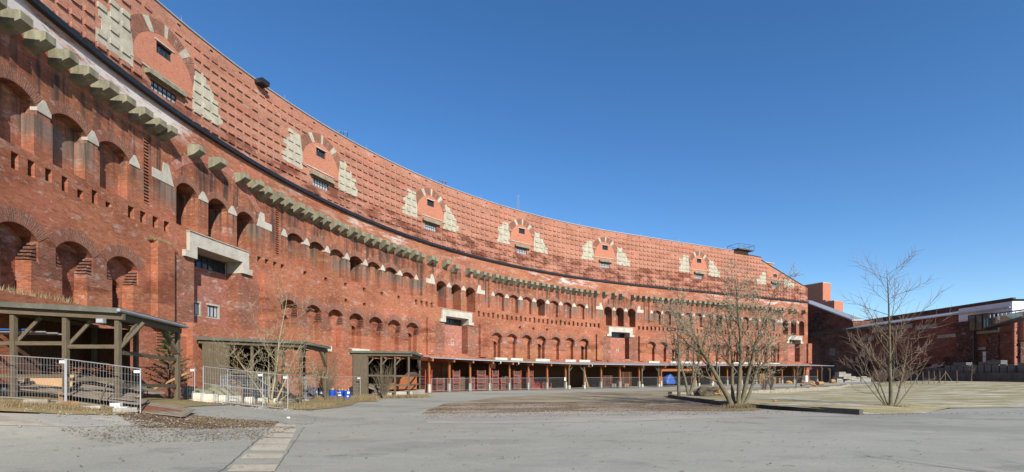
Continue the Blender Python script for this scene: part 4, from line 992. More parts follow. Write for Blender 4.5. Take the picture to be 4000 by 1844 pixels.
tree('small_bare_tree', 'tiny bare tree in front of the dark retaining wall', (84.5, 88.5, GZ(84.5, 88.5)), [((0, 0, 0), (.02, 0, 1), 3.2, .07)], dict(P4, n=[22, 7], lo=[.4, .15], ang=[60, 45]), 33, ['twig', 'twig', 'bud'])
PB = dict(P4, n=[8, 4], lo=[.2, .2], ang=[28, 35])
def bush(label, base, n, h, spread, seed, mats, P=PB, r=.025, name='bare_bush'):
    rg = random.Random(seed); stems = []
    for k in range(n):
        a = rg.uniform(0, 2*pi); q = rg.uniform(.2, 1)*spread
        stems.append(((cos(a)*q*.25, sin(a)*q*.25, 0), (cos(a)*q, sin(a)*q*.7, 1), h*rg.uniform(.6, 1.05), r*rg.uniform(.7, 1.3)))
    return tree(name, label, base, stems, P, seed, mats, 'bush')
bush('leafless shrub behind the low wall, left of the small tree', (35.6, 66., .1), 14, 2.6, .4, 41, ['twig', 'twig', 'bud'])
bush('reddish thorny bush by the tall grey pole near the gate', (31.4, 60., .1), 16, 2.2, .5, 42, ['twig_red', 'twig_red', 'bud'])
bush('upright tangle of straw coloured stems before the third timber shed', (-12.2, 46.0, GZ(-12.2, 46)), 30, 3.0, .38, 43, ['twig', 'twig', 'bud'])
bush('dense brown bush growing between the blue drums', (-17.0, 44.2, GZ(-17, 44.2)), 26, 2.7, .55, 44, ['twig', 'twig', 'bud'])
bush('low scrub growing between second drum and third drum', (-15.9, 43.2, GZ(-15.9, 43.2)), 14, 1.2, .5, 45, ['twig', 'twig', 'bud'])
bush('overgrown shrub against the brick wall right of the second shed', (-18.6, 47.5, GZ(-18.6, 47.5)), 18, 4.6, .4, 46, ['twig', 'twig', 'bud'])
bush('dark tangled scrub right of the stone heap, left one of two', (67.5, 88, .75), 34, 2.4, 1.0, 47, ['twig_red', 'twig_red', 'bud'])
bush('tangled dark scrub beside the fence posts in the field', (71.5, 88, .8), 34, 2.8, 1.0, 48, ['twig_red', 'twig_red', 'bud'])
P5 = dict(P1, n=[12, 8, 6], seg=[10, 7, 4, 2], ang=[52, 46, 45], len=[.42, .5, .45], rr=[.42, .5, .6], lo=[.12, .15, .1], rmin=.011, buds=4, bs=.026, up=[.0, .06, .05, .03], wob=[.07, .1, .14, .2])
tree('budding_shrub', 'tall budding shrub with leaning pale stems behind the site fence panels', (-15.2, 30.4, GZ(-15.2, 30.4)),
     [((0, 0, 0), (.0, .05, 1), 7.4, .085), ((-.1, 0, 0), (-.85, .3, .95), 5.0, .07), ((.1, .1, 0), (.42, .2, 1), 5.6, .07), ((.0, -.1, 0), (-.2, .1, 1), 4.6, .05), ((.1, 0, 0), (.75, .1, .8), 3.4, .04)], P5, 51, ['stem_pale', 'stem_pale', 'bud'])
# young pine behind the first shed
pine = thing('young_pine', 'young dark green pine between the first shed and the brick wall', 'tree', None, (-22.0, 30.9, GZ(-22, 30.9)))
mb = MB(); mb.tube([(0, 0, 0), (.03, 0, 2), (0, .02, 4.4)], [.07, .05, .015], 6); mb.build('trunk', 'bark_brown', pine)
mb = MB(); rg = random.Random(9)
for k in range(11):
    z = .9+k*.33; nb = 6; L0 = 1.35*(1-k/12.5)
    for j in range(nb):
        a = j*2*pi/nb+k*.7; L = L0*rg.uniform(.7, 1.1); e = V((cos(a)*L, sin(a)*L, L*.35+.1)); b0 = V((0, 0, z)); mb.tube([b0, b0+e*.6, b0+e], [.015, .012, .008], 3, 1, False)
        for q in range(46):
            t = rg.uniform(.25, 1.05); c = b0+e*t; dd = (e.normalized()*.8+V((rg.gauss(0, .6), rg.gauss(0, .6), .4+rg.gauss(0, .5)))).normalized()*.2; wv = dd.cross(V((rg.random(), rg.random(), rg.random()))).normalized()*.03
            mb.face([c-wv, c+wv, c+dd])
mb.build('crown', ['needle', 'bark_brown'], pine)
# ------------------------------------------------------------------ timber sheds
def shed(name, label, x0, x1, yf, yb, nb, zroof, gz, dz=0, plank_bays=(), pw=.3, back='planks_brown', rails=(1.45, 3.0), braces=True, backwall=(), gutter=False, zright=0, plinth=None, skew=0, full=True, sidex=None):
    """open fronted shed: front row of posts at yf, roof falling to the right by zright"""
    t = thing(name, label, 'shed')
    L = x1-x0; f = lambda x: zroof-zright*(x-x0)/L
    sk = lambda y: skew*(y-yf)
    mb = MB(); e = .35
    mb.hexa([(x0-e, yf-.35, f(x0-e)), (x1+e, yf-.35, f(x1+e)), (x1+e+sk(yb), yb, f(x1+e)-.1), (x0-e+sk(yb), yb, f(x0-e)-.1), (x0-e, yf-.35, f(x0-e)+.22), (x1+e, yf-.35, f(x1+e)+.22), (x1+e+sk(yb), yb, f(x1+e)+.12), (x0-e+sk(yb), yb, f(x0-e)+.12)])
    roof = mb.build('roof', 'roof_felt', t)
    mb = MB(); mb.bar((x0-e, yf-.1, f(x0-e)-.14), (x1+e, yf-.1, f(x1+e)-.14), .14, .26); mb.bar((x1, yf, f(x1)-.16), (x1+sk(yb), yb, f(x1)-.26), .16, .26)
    for k in range(nb+1):
        x = x0+L*k/nb; mb.bar((x, yf, f(x)-.2), (x+sk(yb), yb, f(x)-.3), .1, .2)
    for k in range(1, 6): y = yf+(yb-yf)*k/6; mb.bar((x0+sk(y), y, f(x0)-.08), (x1+sk(y), y, f(x1)-.08), .1, .14)
    mb.build('beam', 'timber_h', t)
    depth = yb-yf; nd = 2
    for r in range(nd+1):
        y = yf+depth*r/nd-(0.3 if r == nd else 0)
        for k in range(nb+1):
            if r == 1 or (r == nd and not full and 0 < k < nb): continue
            x = x0+L*k/nb+sk(y); g_ = GZ(x, y) if gz is None else gz(x, y); mb = MB(); top = f(x)-.27
            if plinth and r > 0: g_ = max(g_, plinth)
            mb.box(-pw/2, pw/2, -pw/2, pw/2, g_-.1, top); o = mb.build('post', 'timber', t); o.location = (x, y, 0)
            if braces and r == 0:
                b = MB(); bl = braces if braces is not True else 1.
                if k < nb or bl > .8: b.bar((.04, .12, top-1.2*bl), (.9*bl, .3, top-.1), .1, .13)
                if k < nb or bl > .8: b.build('brace', 'timber', o)
                b = MB()
                if k == nb: b.bar((.0, .1, top-1.2*bl), (-.1, 1.15*bl, top-.05), .1, .13); b.build('brace', 'timber', o)
            if braces and k == nb and r == nd:
                b = MB(); b.bar((0, -.1, top-1.3), (0, -1.25, top-.05), .12, .14); b.bar((.12, -.1, top-1.3), (.05, -1.2, top-.05), .1, .12); b.build('brace', 'timber', o)
    mb = MB()
    for z in rails:
        for k in range(nb):
            if k in plank_bays: continue
            xa, xb = x0+L*k/nb+pw/2, x0+L*(k+1)/nb-pw/2; ga = (gz or GZ)(xa, yf); mb.bar((xa, yf+.02, ga+z), (xb, yf+.02, ga+z), .09, .17)
        mb.bar((x1, yf+.2, (gz or GZ)(x1, yf)+z), (x1+sk(yb), yb-.3, (gz or GZ)(x1, yb)+z), .09, .17)
    mb.build('rail', 'timber_h', t)
    for k in plank_bays:
        mb = MB(); xa, xb = x0+L*k/nb, x0+L*(k+1)/nb; n = int((xb-xa)/.16); rr = random.Random(k+3)
        for j in range(n):
            a = xa+(xb-xa)*j/n; mb.box(a+.004, a+(xb-xa)/n-.004, yf-.17-rr.random()*.012, yf-.13, (gz or GZ)(a, yf)+.05, f(a)-.05)
        mb.build('plank_cladding', 'timber', t)
    mb = MB(); rr = random.Random(8); y = yb-.12
    for a, b in (backwall or ((x0, x1),)):
        n = max(1, int((b-a)/.19))
        for j in range(n):
            xa = a+(b-a)*j/n; g_ = (gz or GZ)(xa, y); lo = max(g_, plinth or -9)+.05
            mb.box(xa+sk(y)+.006, xa+(b-a)/n-.006+sk(y), y-rr.random()*.012, y+.04, lo, f(xa)-.35)
    mb.build('back_planks', back, t)
    n = int(depth/.19); mb = MB()
    for j in range(n):
        a = yf+depth*j/n; x = (x0-.1+sk(a)) if sidex is None else sidex; mb.box(x-.03, x+.01, a, a+depth/n-.01, (gz or GZ)(x, a), f(x0)-.3)
    mb.build('side_planks', back, t)
    if gutter:
        mb = MB(); mb.tube([(x1+e+.03, yf-.45, f(x1+e)+.12), (x1+e+.06+sk(yb), yb, f(x1+e)-.02)], [.075, .075], 8); mb.build('gutter', 'zinc', t)
    return t
sh1 = shed('timber_shed', 'big open fronted timber shed with mossy felt roof and gutter at the left edge', -24.25, -17.35, 21.2, 26.9, 3, 5.42, None, pw=.185, rails=(.95, 2.4), gutter=True, zright=.37, skew=-.21, backwall=((-24.25, -20.1),), sidex=-23.75)
fl = thing('floodlight', 'small grey floodlight under the eave of the big left shed', 'floodlight', None, (-20.15, 23.82, 5.0))
mb = MB(); mb.box(-.16, .16, -.16, 0, -.1, .1); mb.build('housing', 'steel', fl); mb = MB(); mb.box(-.13, .13, -.175, -.162, -.07, .07); mb.build('lens', 'glass_pale', fl); mb = MB(); mb.bar((0, 0, 0), (0, .15, .2), .04, .04); mb.build('bracket', 'steel', fl)
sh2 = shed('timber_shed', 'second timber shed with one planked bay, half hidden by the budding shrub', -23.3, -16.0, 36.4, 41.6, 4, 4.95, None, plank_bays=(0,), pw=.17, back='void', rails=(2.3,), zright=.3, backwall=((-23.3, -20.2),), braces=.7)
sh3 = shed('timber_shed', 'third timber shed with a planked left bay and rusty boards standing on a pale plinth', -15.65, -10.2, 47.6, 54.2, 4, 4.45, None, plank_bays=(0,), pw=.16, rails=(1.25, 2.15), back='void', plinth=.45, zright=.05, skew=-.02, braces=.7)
mb = MB(); mb.box(-11.6, -9.9, 47.9, 54.6, -.1, .62); mb.box(-14, -11.6, 48.3, 54.4, -.1, .5); mb.build('plinth', 'concrete', sh3)
mb = MB()
for k in range(16): a = -13.4+.2*k; mb.box(a, a+.19, 51.6+(k % 3)*.012, 51.65, .62, 2.2)
mb.box(-13.4, -10.2, 51.4, 51.55, .75, .95); mb.build('boards', 'glulam', sh3)
for i, (x, y, L, rz, tl, n) in enumerate(((-14.2, 48.6, 2.4, .3, -.28, 5), (-13.6, 49.4, 2.2, .1, -.1, 4))):
    t = thing('plank_pile', ('leaning grey planks' if i == 0 else 'flat pile of old planks')+' tipped inside the third timber shed', 'planks', None, (x, y, .5), rz); mb = MB()
    for k in range(n): mb.bar((-L/2, .2*k, .35-tl*2+.05*k), (L/2, .2*k+.1, .35+tl*2+.05*k), .22, .06)
    mb.build('planks', 'plank', t)
t = thing('plank_pile', 'short stack of brown boards on the boarded wall of the third shed', 'planks', None, (-10.7, 52, 2.3)); mb = MB()
for k in range(4): mb.box(-.8+.1*k, .6-.1*k, -.3, .3, .07*k, .07*k+.05)
mb.build('planks', 'dark_boards', t)
# contents of the first shed
rs2 = random.Random(4)
def g1(x, y): return GZ(x, y)
t = thing('duckboard_ramp', 'long cleated boardwalk plank sloping down through the big left shed', 'boards', None, (-18.8, 22.7, 0)); o_ = V((-18.8, 22.7, 0))
mb = MB(); mb.bar(V((-21.6, 23.5, 2.42))-o_, V((-16.1, 21.9, 1.52))-o_, .62, .08); mb.build('plank', 'plank', t)
for k in range(12):
    q = V((-21.4, 23.44, 2.47)).lerp(V((-16.3, 21.96, 1.62)), k/11)-o_; mb = MB(); mb.bar(q+V((-.1, -.3, 0)), q+V((.1, .3, 0)), .07, .07); mb.build('cleat', 'timber_h', t)
t = thing('plank_pile', 'grey plank deck lying on trestles under the boardwalk in the left shed', 'planks', None, (-20, 22.6, 0)); o_ = V((-20, 22.6, 0)); mb = MB()
for k in range(7): mb.bar(V((-23.2+.12*k, 23.3-.27*k, 2.16-.07*k))-o_, V((-17.2+.1*k+rs2.uniform(-.2, .2), 22.5-.26*k, 1.55-.05*k))-o_, .23, .05)
mb.build('planks', 'plank', t)
for x, y, z in ((-21.2, 22.4, 1.8), (-18.6, 21.7, 1.45)): mb = MB(); mb.box(x+20-.12, x+20.12, y-22.6-.1, y-22.6+.6, GZ(x, y), z-.03); mb.build('trestle', 'timber', t)
t = thing('plank_pile', 'low row of grey planks sloping to the ground at the shed corner post', 'planks', None, (-18.2, 21.6, 0)); o_ = V((-18.2, 21.6, 0)); mb = MB()
for k in range(5): mb.bar(V((-20.0+.06*k, 22.0-.24*k, 1.66-.03*k))-o_, V((-16.5+.1*k, 21.75-.24*k, 1.16-.02*k))-o_, .21, .05)
mb.build('planks', 'plank', t); mb = MB(); mb.box(-1.7, -1.5, -.5, .3, 1.05, 1.6); mb.build('trestle', 'cutwood', t)
t = thing('plank_pile', 'grey boards and rusty sheet on the ground at the right corner of the shed', 'planks', None, (-16, 21.6, 0)); o_ = V((-16, 21.6, 0)); mb = MB()
for k in range(6): mb.bar(V((-17.6, 22.3-.3*k, 1.2-.05*k))-o_, V((-14.5+.1*k, 21.9-.27*k, .74-.03*k))-o_, .27, .05)
mb.build('planks', 'plank', t); mb = MB()
q = [(-16.9, 20.75), (-14.9, 20.7), (-14.5, 21.4), (-16.6, 21.5)]; mb.hexa([V((x, y, GZ(x, y)+.05+.0*x))-o_ for x, y in q]+[V((x, y, GZ(x, y)+.1+(.12 if i_ > 1 else 0)))-o_ for i_, (x, y) in enumerate(q)]); mb.build('sheet', 'rust', t)
near_done = set(bpy.data.objects)
t = thing('plywood_board', 'raw plywood sheet standing on edge in the left shed behind the fence', 'board', None, (-23.9, 25.2, g1(-23.9, 25.2))); mb = MB(); mb.obox((0, 0, .5), (1.15, 0, 0), (0, .02, .01), (0, .12, .5)); mb.build('sheet', 'ply', t)
t = thing('plank_pile', 'short offcut boards propped up in front of the plywood sheet', 'planks', None, (-23.95, 24.6, g1(-23.9, 24.6))); mb = MB()
for k in range(3): mb.obox((-.3+.3*k, 0, .3), (.14, 0, 0), (0, .3, -.2), (0, .02, .02))
mb.build('planks', 'plank', t)
for i, (x, l) in enumerate(((-25.4, 'big black rolled plastic sheet at the left edge under the shed'), (-24.75, 'black plastic bundle with a white tag beside the shed post'))):
    b = blob('plastic_bundle', l, 'bundle', (x, 25.0+.2*i, g1(x, 25)), .6-.15*i, .5, .42, 'dark_cloth', 6+i)
for i, (x, y, z, w_, h_, l) in enumerate(((-22.6, 26.5, 1.6, 2.2, .5, 'stack of pale battens lying across the shed behind the deck'), (-25.5, 26.2, 1.7, 1.2, .4, 'stack of timber lying at the far left of the shed'))):
    t = thing('batten_stack', l, 'battens', None, (x, y, z)); mb = MB()
    for k in range(4): mb.box(-w_/2+rs2.uniform(-.2, .2), w_/2+rs2.uniform(-.2, .2), -.3, .3, .1*k, .1*k+.075)
    mb.build('battens', 'plank', t); mb = MB()
    for a in (-w_*.35, w_*.35): mb.box(a-.06, a+.06, -.28, .28, g1(x, y)-z, 0)
    mb.build('trestle', 'timber', t)
t = thing('ply_stack', 'row of bright new boards standing at the back of the left shed', 'boards', None, (-23.2, 29.6, g1(-23, 29.6))); mb = MB()
for k in range(4): mb.box(-2.9+.8*k, -2.2+.8*k, 0, .05, .1, 1.15)
mb.build('boards', 'ply', t)
t = thing('pipe_bundle', 'pale metal poles and a blue pipe on brackets across the left shed bays', 'pipes', None, (-24.8, 24.5, 4.25)); mb = MB()
for k in range(3): mb.tube([(-2.6, .1*k, -.02*k), (1.5+.45*k, .1*k, -.05*k)], [.035, .035], 6)
mb.build('poles', 'steel', t); mb = MB(); mb.tube([(-2.6, -.05, .12), (.9, -.05, .09)], [.05, .05], 6); mb.build('pipe', 'tarp', t)
t = thing('steel_mesh_pile', 'tangle of rusty reinforcing mesh lying in the left shed behind the rail', 'scrap', None, (-23.4, 26.6, 2.3)); mb = MB()
for k in range(60):
    a = V((rs2.uniform(-1.4, 1.4), rs2.uniform(-.3, .3), rs2.uniform(-.05, .4))); mb.bar(a, a+V((rs2.uniform(-.6, .6), rs2.uniform(-.1, .1), rs2.uniform(-.2, .2))), .012, .012)
mb.build('mesh', 'glulam', t)
t = thing('timber_prop', 'timber prop leaning against the rear right post of the left shed', 'prop', None, (-20.8, 28.9, 0)); mb = MB(); mb.bar((-1.7, -.6, .9), (.05, 1.2, 2.35), .24, .1); mb.build('timber', 'cutwood', t)
for i, (x, y, a, b, l) in enumerate(((-19.6, 23.3, 1.0, .5, 'blocks'), (-21.0, 22.9, .3, .35, 'rubble'), (-20.3, 22.7, .7, .25, 'offcut'))): pass
deb = [(-18.4, 22.9, .42, .22, .2, .5, 'stone', 'pale squared timber lying at the asphalt edge by the fence end', 'beam'), (-19.7, 22.6, .5, .13, .12, .1, 'concrete', 'pale kerb stone lying in the dry grass before the fence', 'kerb stone'),
       (-21.6, 22.4, .4, .3, .2, .4, 'rubble', 'lump of brick rubble in the dry grass left of the kerb stone', 'rubble'), (-20.7, 22.8, .5, .3, .16, -.4, 'cutwood', 'broken board in the dry grass near the shed corner post', 'board'),
       (-24.9, 22.4, 1.1, .1, .06, .1, 'plank', 'long thin grey board lying in dry grass at far left', 'board'), (-25.2, 22.3, .5, .1, .07, 1.1, 'plank', 'short grey board crossing the long thin one at far left', 'board'), (-25.3, 21.7, .45, .25, .22, .2, 'timber', 'weathered timber block at the left edge of the grass strip', 'block'),
       (-19.2, 23.4, .2, .25, .25, .2, 'white', 'crumpled white plastic sack at the foot of the shed corner post', 'sack'), (-18.8, 23.2, .25, .2, .15, .2, 'label', 'small white and red packet on the ground by the fence end', 'packet')]
for i, (x, y, a, b, c, rz, m, l, cat) in enumerate(deb):
    o = thing(cat.replace(' ', '_'), l, cat, None, (x, y, GZ(x, y)+.03), rz); mb = MB(); mb.hexa([(-a, -b/2, 0), (a, -b/2, 0), (a*.95, b/2, 0), (-a, b/2, 0), (-a*.97, -b*.45, c), (a*.9, -b*.4, c*.9), (a*.9, b*.45, c), (-a*.93, b*.4, c*.92)]); mb.build('body', m, o)
t = thing('broom_stick', 'grey stick leaning on the fence by the shed corner post', 'stick'); mb = MB(); mb.bar((-19.15, 22.5, GZ(-19, 22.5)), (-19.75, 23.6, 1.9), .05, .05); mb.build('stick', 'timber', t)
for o in set(bpy.data.objects)-near_done:
    if not o.parent:
        q_ = o.location.copy(); o.location += V((2.27, -2.8, GZ(q_.x+2.27, q_.y-2.8)-GZ(q_.x, q_.y) if q_.length > 1 else .1))
fl.location += V((2.27, -2.8, -.3))
# concrete fragments on the bank between first and second shed
for i, (x, y, rz, L, tl) in enumerate(((-20.6, 31.5, .3, 1.6, -.12), (-19.6, 32.4, -.1, 1.9, -.2), (-18.6, 31.2, -.5, 1.2, -.25), (-21.4, 33, .1, 1.2, .05))):
    t = thing('stone_slab', ('tilted mossy step slab on the bank, %s from the left behind the site fence' % ORD[i]), 'slab', 'old slabs on the bank', (x, y, GZ(x, y)), rz); mb = MB()
    for k in range(3): mb.obox((0, .25*k, .3+.22*k), (L/2, 0, tl*L), (0, .2, .02), (.0, -.02, .11))
    mb.build('steps', 'mossy', t)

# ------------------------------------------------------------------ site fence panels
def fence_panel(name, label, a, b, h, group='galvanised site fence panels', z=None, nv=24, foot=True, mid=False, plate=True, wt=.0055):
    a, b = V((*a, 0)), V((*b, 0)); za, zb = (GZ(a.x, a.y), GZ(b.x, b.y)) if z is None else z
    c = (a+b)/2; t = thing(name, label, 'fence panel', group, (c.x, c.y, 0))
    A, B = a-c, b-c; f = lambda u, q: A.lerp(B, u)+V((0, 0, za+(zb-za)*u+q))
    mb = MB()
    for u in (0, 1): mb.tube([f(u, .0), f(u, h)], [.026, .026], 6)
    for q in (.12, h): mb.tube([f(0, q), f(1, q)], [.022, .022], 6)
    if mid: mb.tube([f(0, h*.52), f(1, h*.52)], [.02, .02], 6)
    mb.build('frame', 'steel', t)
    mb = MB()
    for k in range(1, nv): mb.bar(f(k/nv, .12), f(k/nv, h), wt*1.25, wt)
    for k in range(1, 6): q = .12+(h-.12)*k/6; mb.bar(f(0, q), f(1, q), wt*.8, wt*.8)
    mb.build('wire_mesh', 'wire', t)
    if plate: mb = MB(); d = (B-A).normalized(); mb.obox(f(1, h-.12)-d*.17-V((-d.y, d.x, 0))*-.02, d*.12, V((-d.y, d.x, 0))*.006, (0, 0, .06)); mb.build('tag_plate', 'label', t)
    if foot:
        for u in (0, 1): mb = MB(); d = (B-A).normalized(); n = V((-d.y, d.x, 0)); mb.obox(f(u, .06), d*.1, n*.3, (0, 0, .06)); mb.build('foot', 'stone', t)
    return t
fence_panel('site_fence', 'site fence panel at the far left in front of the big shed', (-22.9, 20.55), (-18.85, 20.3), 1.9, nv=30)
fence_panel('site_fence', 'site fence panel in front of the corner post of the left shed', (-18.8, 20.3), (-15.75, 20.4), 1.9, foot=False)
fence_panel('site_fence', 'site fence panel behind the right side of the left shed', (-23., 29.7), (-19.45, 29.5), 2.0)
fence_panel('site_fence', 'front site fence panel left of two overlapping ones before the white blocks', (-17.9, 27.9), (-14.3, 27.6), 2.05, mid=True)
fence_panel('site_fence', 'front site fence panel right of two overlapping ones before the white blocks', (-16.6, 28.1), (-13.0, 27.9), 2.05, mid=True)
for i in range(3):
    fence_panel('site_fence', ['nearest', 'middle', 'rearmost'][i]+' of the fence panels stacked upright before the second shed', (-20.75, 34.3+.3*i), (-17.45, 34.1+.3*i), 2.0, plate=False)
fence_panel('site_fence', 'site fence panel running back beside the second shed posts', (-16.7, 35.9), (-17.2, 40.0), 2.05)
fence_panel('site_fence', 'site fence panel behind the first two blue drums', (-17.2, 40.2), (-18.0, 44.5), 2.05)
fence_panel('site_fence', 'site fence panel in front of the planked bay of the third shed', (-18.3, 47.0), (-14.75, 46.8), 2.0)
# white blocks on the asphalt edge
for i, (p, y, w_) in enumerate(((777, 1588, .36), (823, 1588, .42), (876, 1587, .36), (920, 1580, .36), (975, 1578, .36), (1026, 1576, .32), (1084, 1572, .32))):
    d = [27.6, 27.9, 28.4, 29.4, 29.9, 30.6, 31.6][i]; x = (p-2000)/1880*d
    t = thing('concrete_block', '%s white painted concrete block from the left in the row behind the site fence' % ORD[i], 'block', 'white blocks in a row', (x, d, GZ(x, d)), rs2.uniform(-.15, .15)); mb = MB(); w2 = w_*.62; h_ = .5
    mb.hexa([(-w2, -.2, -.05), (w2, -.2, -.05), (w2, .25, -.05), (-w2, .25, -.05), (-w2*.97, -.19, h_), (w2*.97, -.19, h_), (w2*.97, .24, h_), (-w2*.97, .24, h_)]); mb.build('block', 'white_slab', t)
# blue drums
drum = None
for i, (x, y, rz, l) in enumerate(((-14.15, 41.3, .4, 'rightmost blue steel drum with white labels'), (-14.87, 41.75, 1.2, 'blue steel drum between two others, with a hazard label'), (-15.72, 42.1, 2.2, 'plain blue steel drum right of the brown bush'), (-18.1, 45.6, .1, 'blue steel drum with a large white paper label left of the brown bush'), (-19.7, 46.6, .8, 'leftmost blue steel drum half hidden by the brown bush'), (-18.9, 46.3, .5, 'blue steel drum behind the bush, between two others'))):
    t = thing('steel_drum', l, 'drum', 'blue steel drums', (x, y, GZ(x, y)), rz)
    mb = MB(); r = .3; mb.lathe((0, 0, 0), [(.02, .03), (r-.02, .03), (r, 0), (r, .03), (r-.012, .04), (r-.012, .27), (r+.006, .29), (r-.012, .31), (r-.012, .57), (r+.006, .59), (r-.012, .61), (r-.012, .85), (r, .86), (r, .89), (r-.02, .89), (r-.03, .865), (.02, .865)], 28); mb.build('drum', 'blue_drum', t, False)
    mb = MB(); mb.tube([(.1, -.1, .86), (.1, -.1, 1.06)], [.055, .05], 8); mb.tube([(-.12, .05, .86), (-.12, .05, 1.0)], [.05, .045], 8); mb.build('cap', 'yellow', t)
    mb = MB(); a0 = -pi/2-rz+[.35, .0, 9, .1, 9, .4][i]
    def lab(a1, a2, z0_, z1_):
        n = 6
        for k in range(n):
            u, v = a1+(a2-a1)*k/n, a1+(a2-a1)*(k+1)/n; R_ = r+.003; mb.face([(R_*cos(u), R_*sin(u), z0_), (R_*cos(v), R_*sin(v), z0_), (R_*cos(v), R_*sin(v), z1_), (R_*cos(u), R_*sin(u), z1_)])
    if i == 0: lab(a0, a0+.7, .62, .80); lab(a0-.1, a0+.4, .34, .46)
    if i == 1: lab(a0-.6, a0-.25, .62, .74); lab(a0+.05, a0+.35, .64, .75); lab(a0-.45, a0+.5, .40, .52)
    if i == 3: lab(a0-.5, a0+.9, .34, .56); lab(a0-.2, a0+.7, .66, .76)
    if i == 5: lab(a0-.3, a0+.5, .4, .56)
    if mb.f: mb.build('paper_label', 'label', t)
# litter scraps on the asphalt
for i, (p, y, m, l) in enumerate(((1032, 1607, 'label', 'crumpled white paper scrap on the asphalt before the site fence'), (1126, 1645, 'label', 'torn white scrap lying on the open asphalt left of centre'), (1275, 1583, 'needle', 'flat green bottle lying in the grass before the drums'))):
    X, Y = px(p, y); blob('litter_scrap', l, 'litter', (X, Y, GZ(X, Y)), .09, .06, .05, m, 20+i)

# ------------------------------------------------------------------ long open gallery in front of the curved wall
YB = [(1676, 1532), (1755, 1528), (2000, 1523), (2210, 1518), (2500, 1511.6), (2800, 1505), (3100, 1500), (3240, 1497.5)]
EAV = [(1676, 4.4), (1755, 4.36), (2000, 4.1), (2210, 3.92), (2500, 3.92), (2800, 4.05), (3100, 4.25), (3240, 4.3)]
def gp(p): d = 1880*EYE/(lerp(YB, p)-1460); return V(((p-2000)/1880*d, d, 0))
def gn(p): a = gp(p-12); b = gp(p+12); d = (b-a).normalized(); return d, V((-d.y, d.x, 0))
gal = thing('storage_gallery', 'long low open timber storage gallery with lean-to roof below the curved wall', 'gallery')
mb = MB(); ps = list(range(1672, 3241, 28))
for a, b in zip(ps, ps[1:]):
    (pa, (da, na)), (pb, (db, nb_)) = (gp(a), gn(a)), (gp(b), gn(b)); za, zb = lerp(EAV, a), lerp(EAV, b)
    u = lambda p, n, q, z: p+n*q+V((0, 0, z))
    mb.hexa([u(pa, na, -1.25, za), u(pb, nb_, -1.25, zb), u(pb, nb_, 7.5, zb+.55), u(pa, na, 7.5, za+.55), u(pa, na, -1.25, za+.1), u(pb, nb_, -1.25, zb+.1), u(pb, nb_, 7.5, zb+.65), u(pa, na, 7.5, za+.65)])
rf = mb.build('roof', 'zinc', gal)
mb = MB()
for a, b in zip(ps, ps[1:]):
    (pa, (da, na)), (pb, (db, nb_)) = (gp(a), gn(a)), (gp(b), gn(b))
    za, zb = lerp(EAV, a), lerp(EAV, b); n = 6
    for k in range(n):
        p, q = pa.lerp(pb, k/n)+na*6.9, pa.lerp(pb, (k+.97)/n)+nb_*6.9; mb.hexa([p+V((0, 0, -.1)), q+V((0, 0, -.1)), q+nb_*.06+V((0, 0, -.1)), p+na*.06+V((0, 0, -.1)), p+V((0, 0, za+.45)), q+V((0, 0, za+.45)), q+nb_*.06+V((0, 0, za+.45)), p+na*.06+V((0, 0, za+.45))])
mb.build('back_wall', 'planks_brown', gal)
posts = [1676, 1755, 1836, 1913, 1990, 2064, 2137, 2209, 2283, 2348, 2421, 2496, 2582, 2650, 2716, 2784, 2840, 2896, 2953, 3005, 3054, 3102, 3148, 3192]
for i, p in enumerate(posts):
    c = gp(p); d, n = gn(p); z = lerp(EAV, p); rz = atan2(d.y, d.x)
    mb = MB(); mb.box(-.12, .12, -.12, .12, 1.0, z-.05); o = mb.build('post', 'glulam', gal); o.location = c; o.rotation_euler = (0, 0, rz)
    mb = MB(); mb.box(-.17, .17, -.17, .17, -.05, 1.03); mb.build('post_base', 'concrete', o)
    mb = MB(); mb.hexa([(-.11, -1.1, z-.4), (.11, -1.1, z-.4), (.11, 6.8, z+.05), (-.11, 6.8, z+.05), (-.11, -1.1, z-.02), (.11, -1.1, z-.02), (.11, 6.8, z+.5), (-.11, 6.8, z+.5)]); mb.build('beam', 'glulam', o)
for i, (a, b) in enumerate(((2217, 2276), (2502, 2567), (2724, 2774), (3204, 3236))):
    for p, sg in ((a, 1), (b, -1)):
        c = gp(p); d, n = gn(p); z = lerp(EAV, p); mb = MB(); mb.box(-.11, .11, -.11, .11, -.05, z); o = mb.build('gate_post', 'timber', gal); o.location = c-n*.3; o.rotation_euler = (0, 0, atan2(d.y, d.x))
        mb = MB(); mb.bar((0, 0, z-1.15), (sg*1.15, 0, z-.08), .1, .12); mb.build('brace', 'timber', o)
        mb = MB(); mb.box(-.2, .2, -.25, .2, -.05, .5); mb.build('post_base', 'concrete', o)
for p in (1938, 2006, 2292): 
    c = gp(p); d, n = gn(p); z = lerp(EAV, p); mb = MB(); q = c-n*1.3; mb.tube([q+V((0, 0, z+.05)), q+V((.05, -.1, z-.25)), q+n*.5+V((0, 0, z-.42))], [.07, .07, .07], 8); mb.build('gutter_spout', 'zinc', gal)
for a, b in ((2571, 2586), (2700, 2716), (2778, 2790), (2888, 2898)):
    A, B = gp(a), gp(b); mb = MB(); n = gn(a)[1]*.06; mb.hexa([A-n, B-n, B+n, A+n, A-n+V((0, 0, 1.9)), B-n+V((0, 0, 1.9)), B+n+V((0, 0, 1.9)), A+n+V((0, 0, 1.9))]); mb.build('rusty_panel', 'glulam', gal)
A, B = gp(2580), gp(2716); mb = MB(); mb.bar(A+V((0, 0, 3.1)), B+V((0, 0, 3.2)), .2, .5); mb.build('tie_beam', 'glulam', gal)
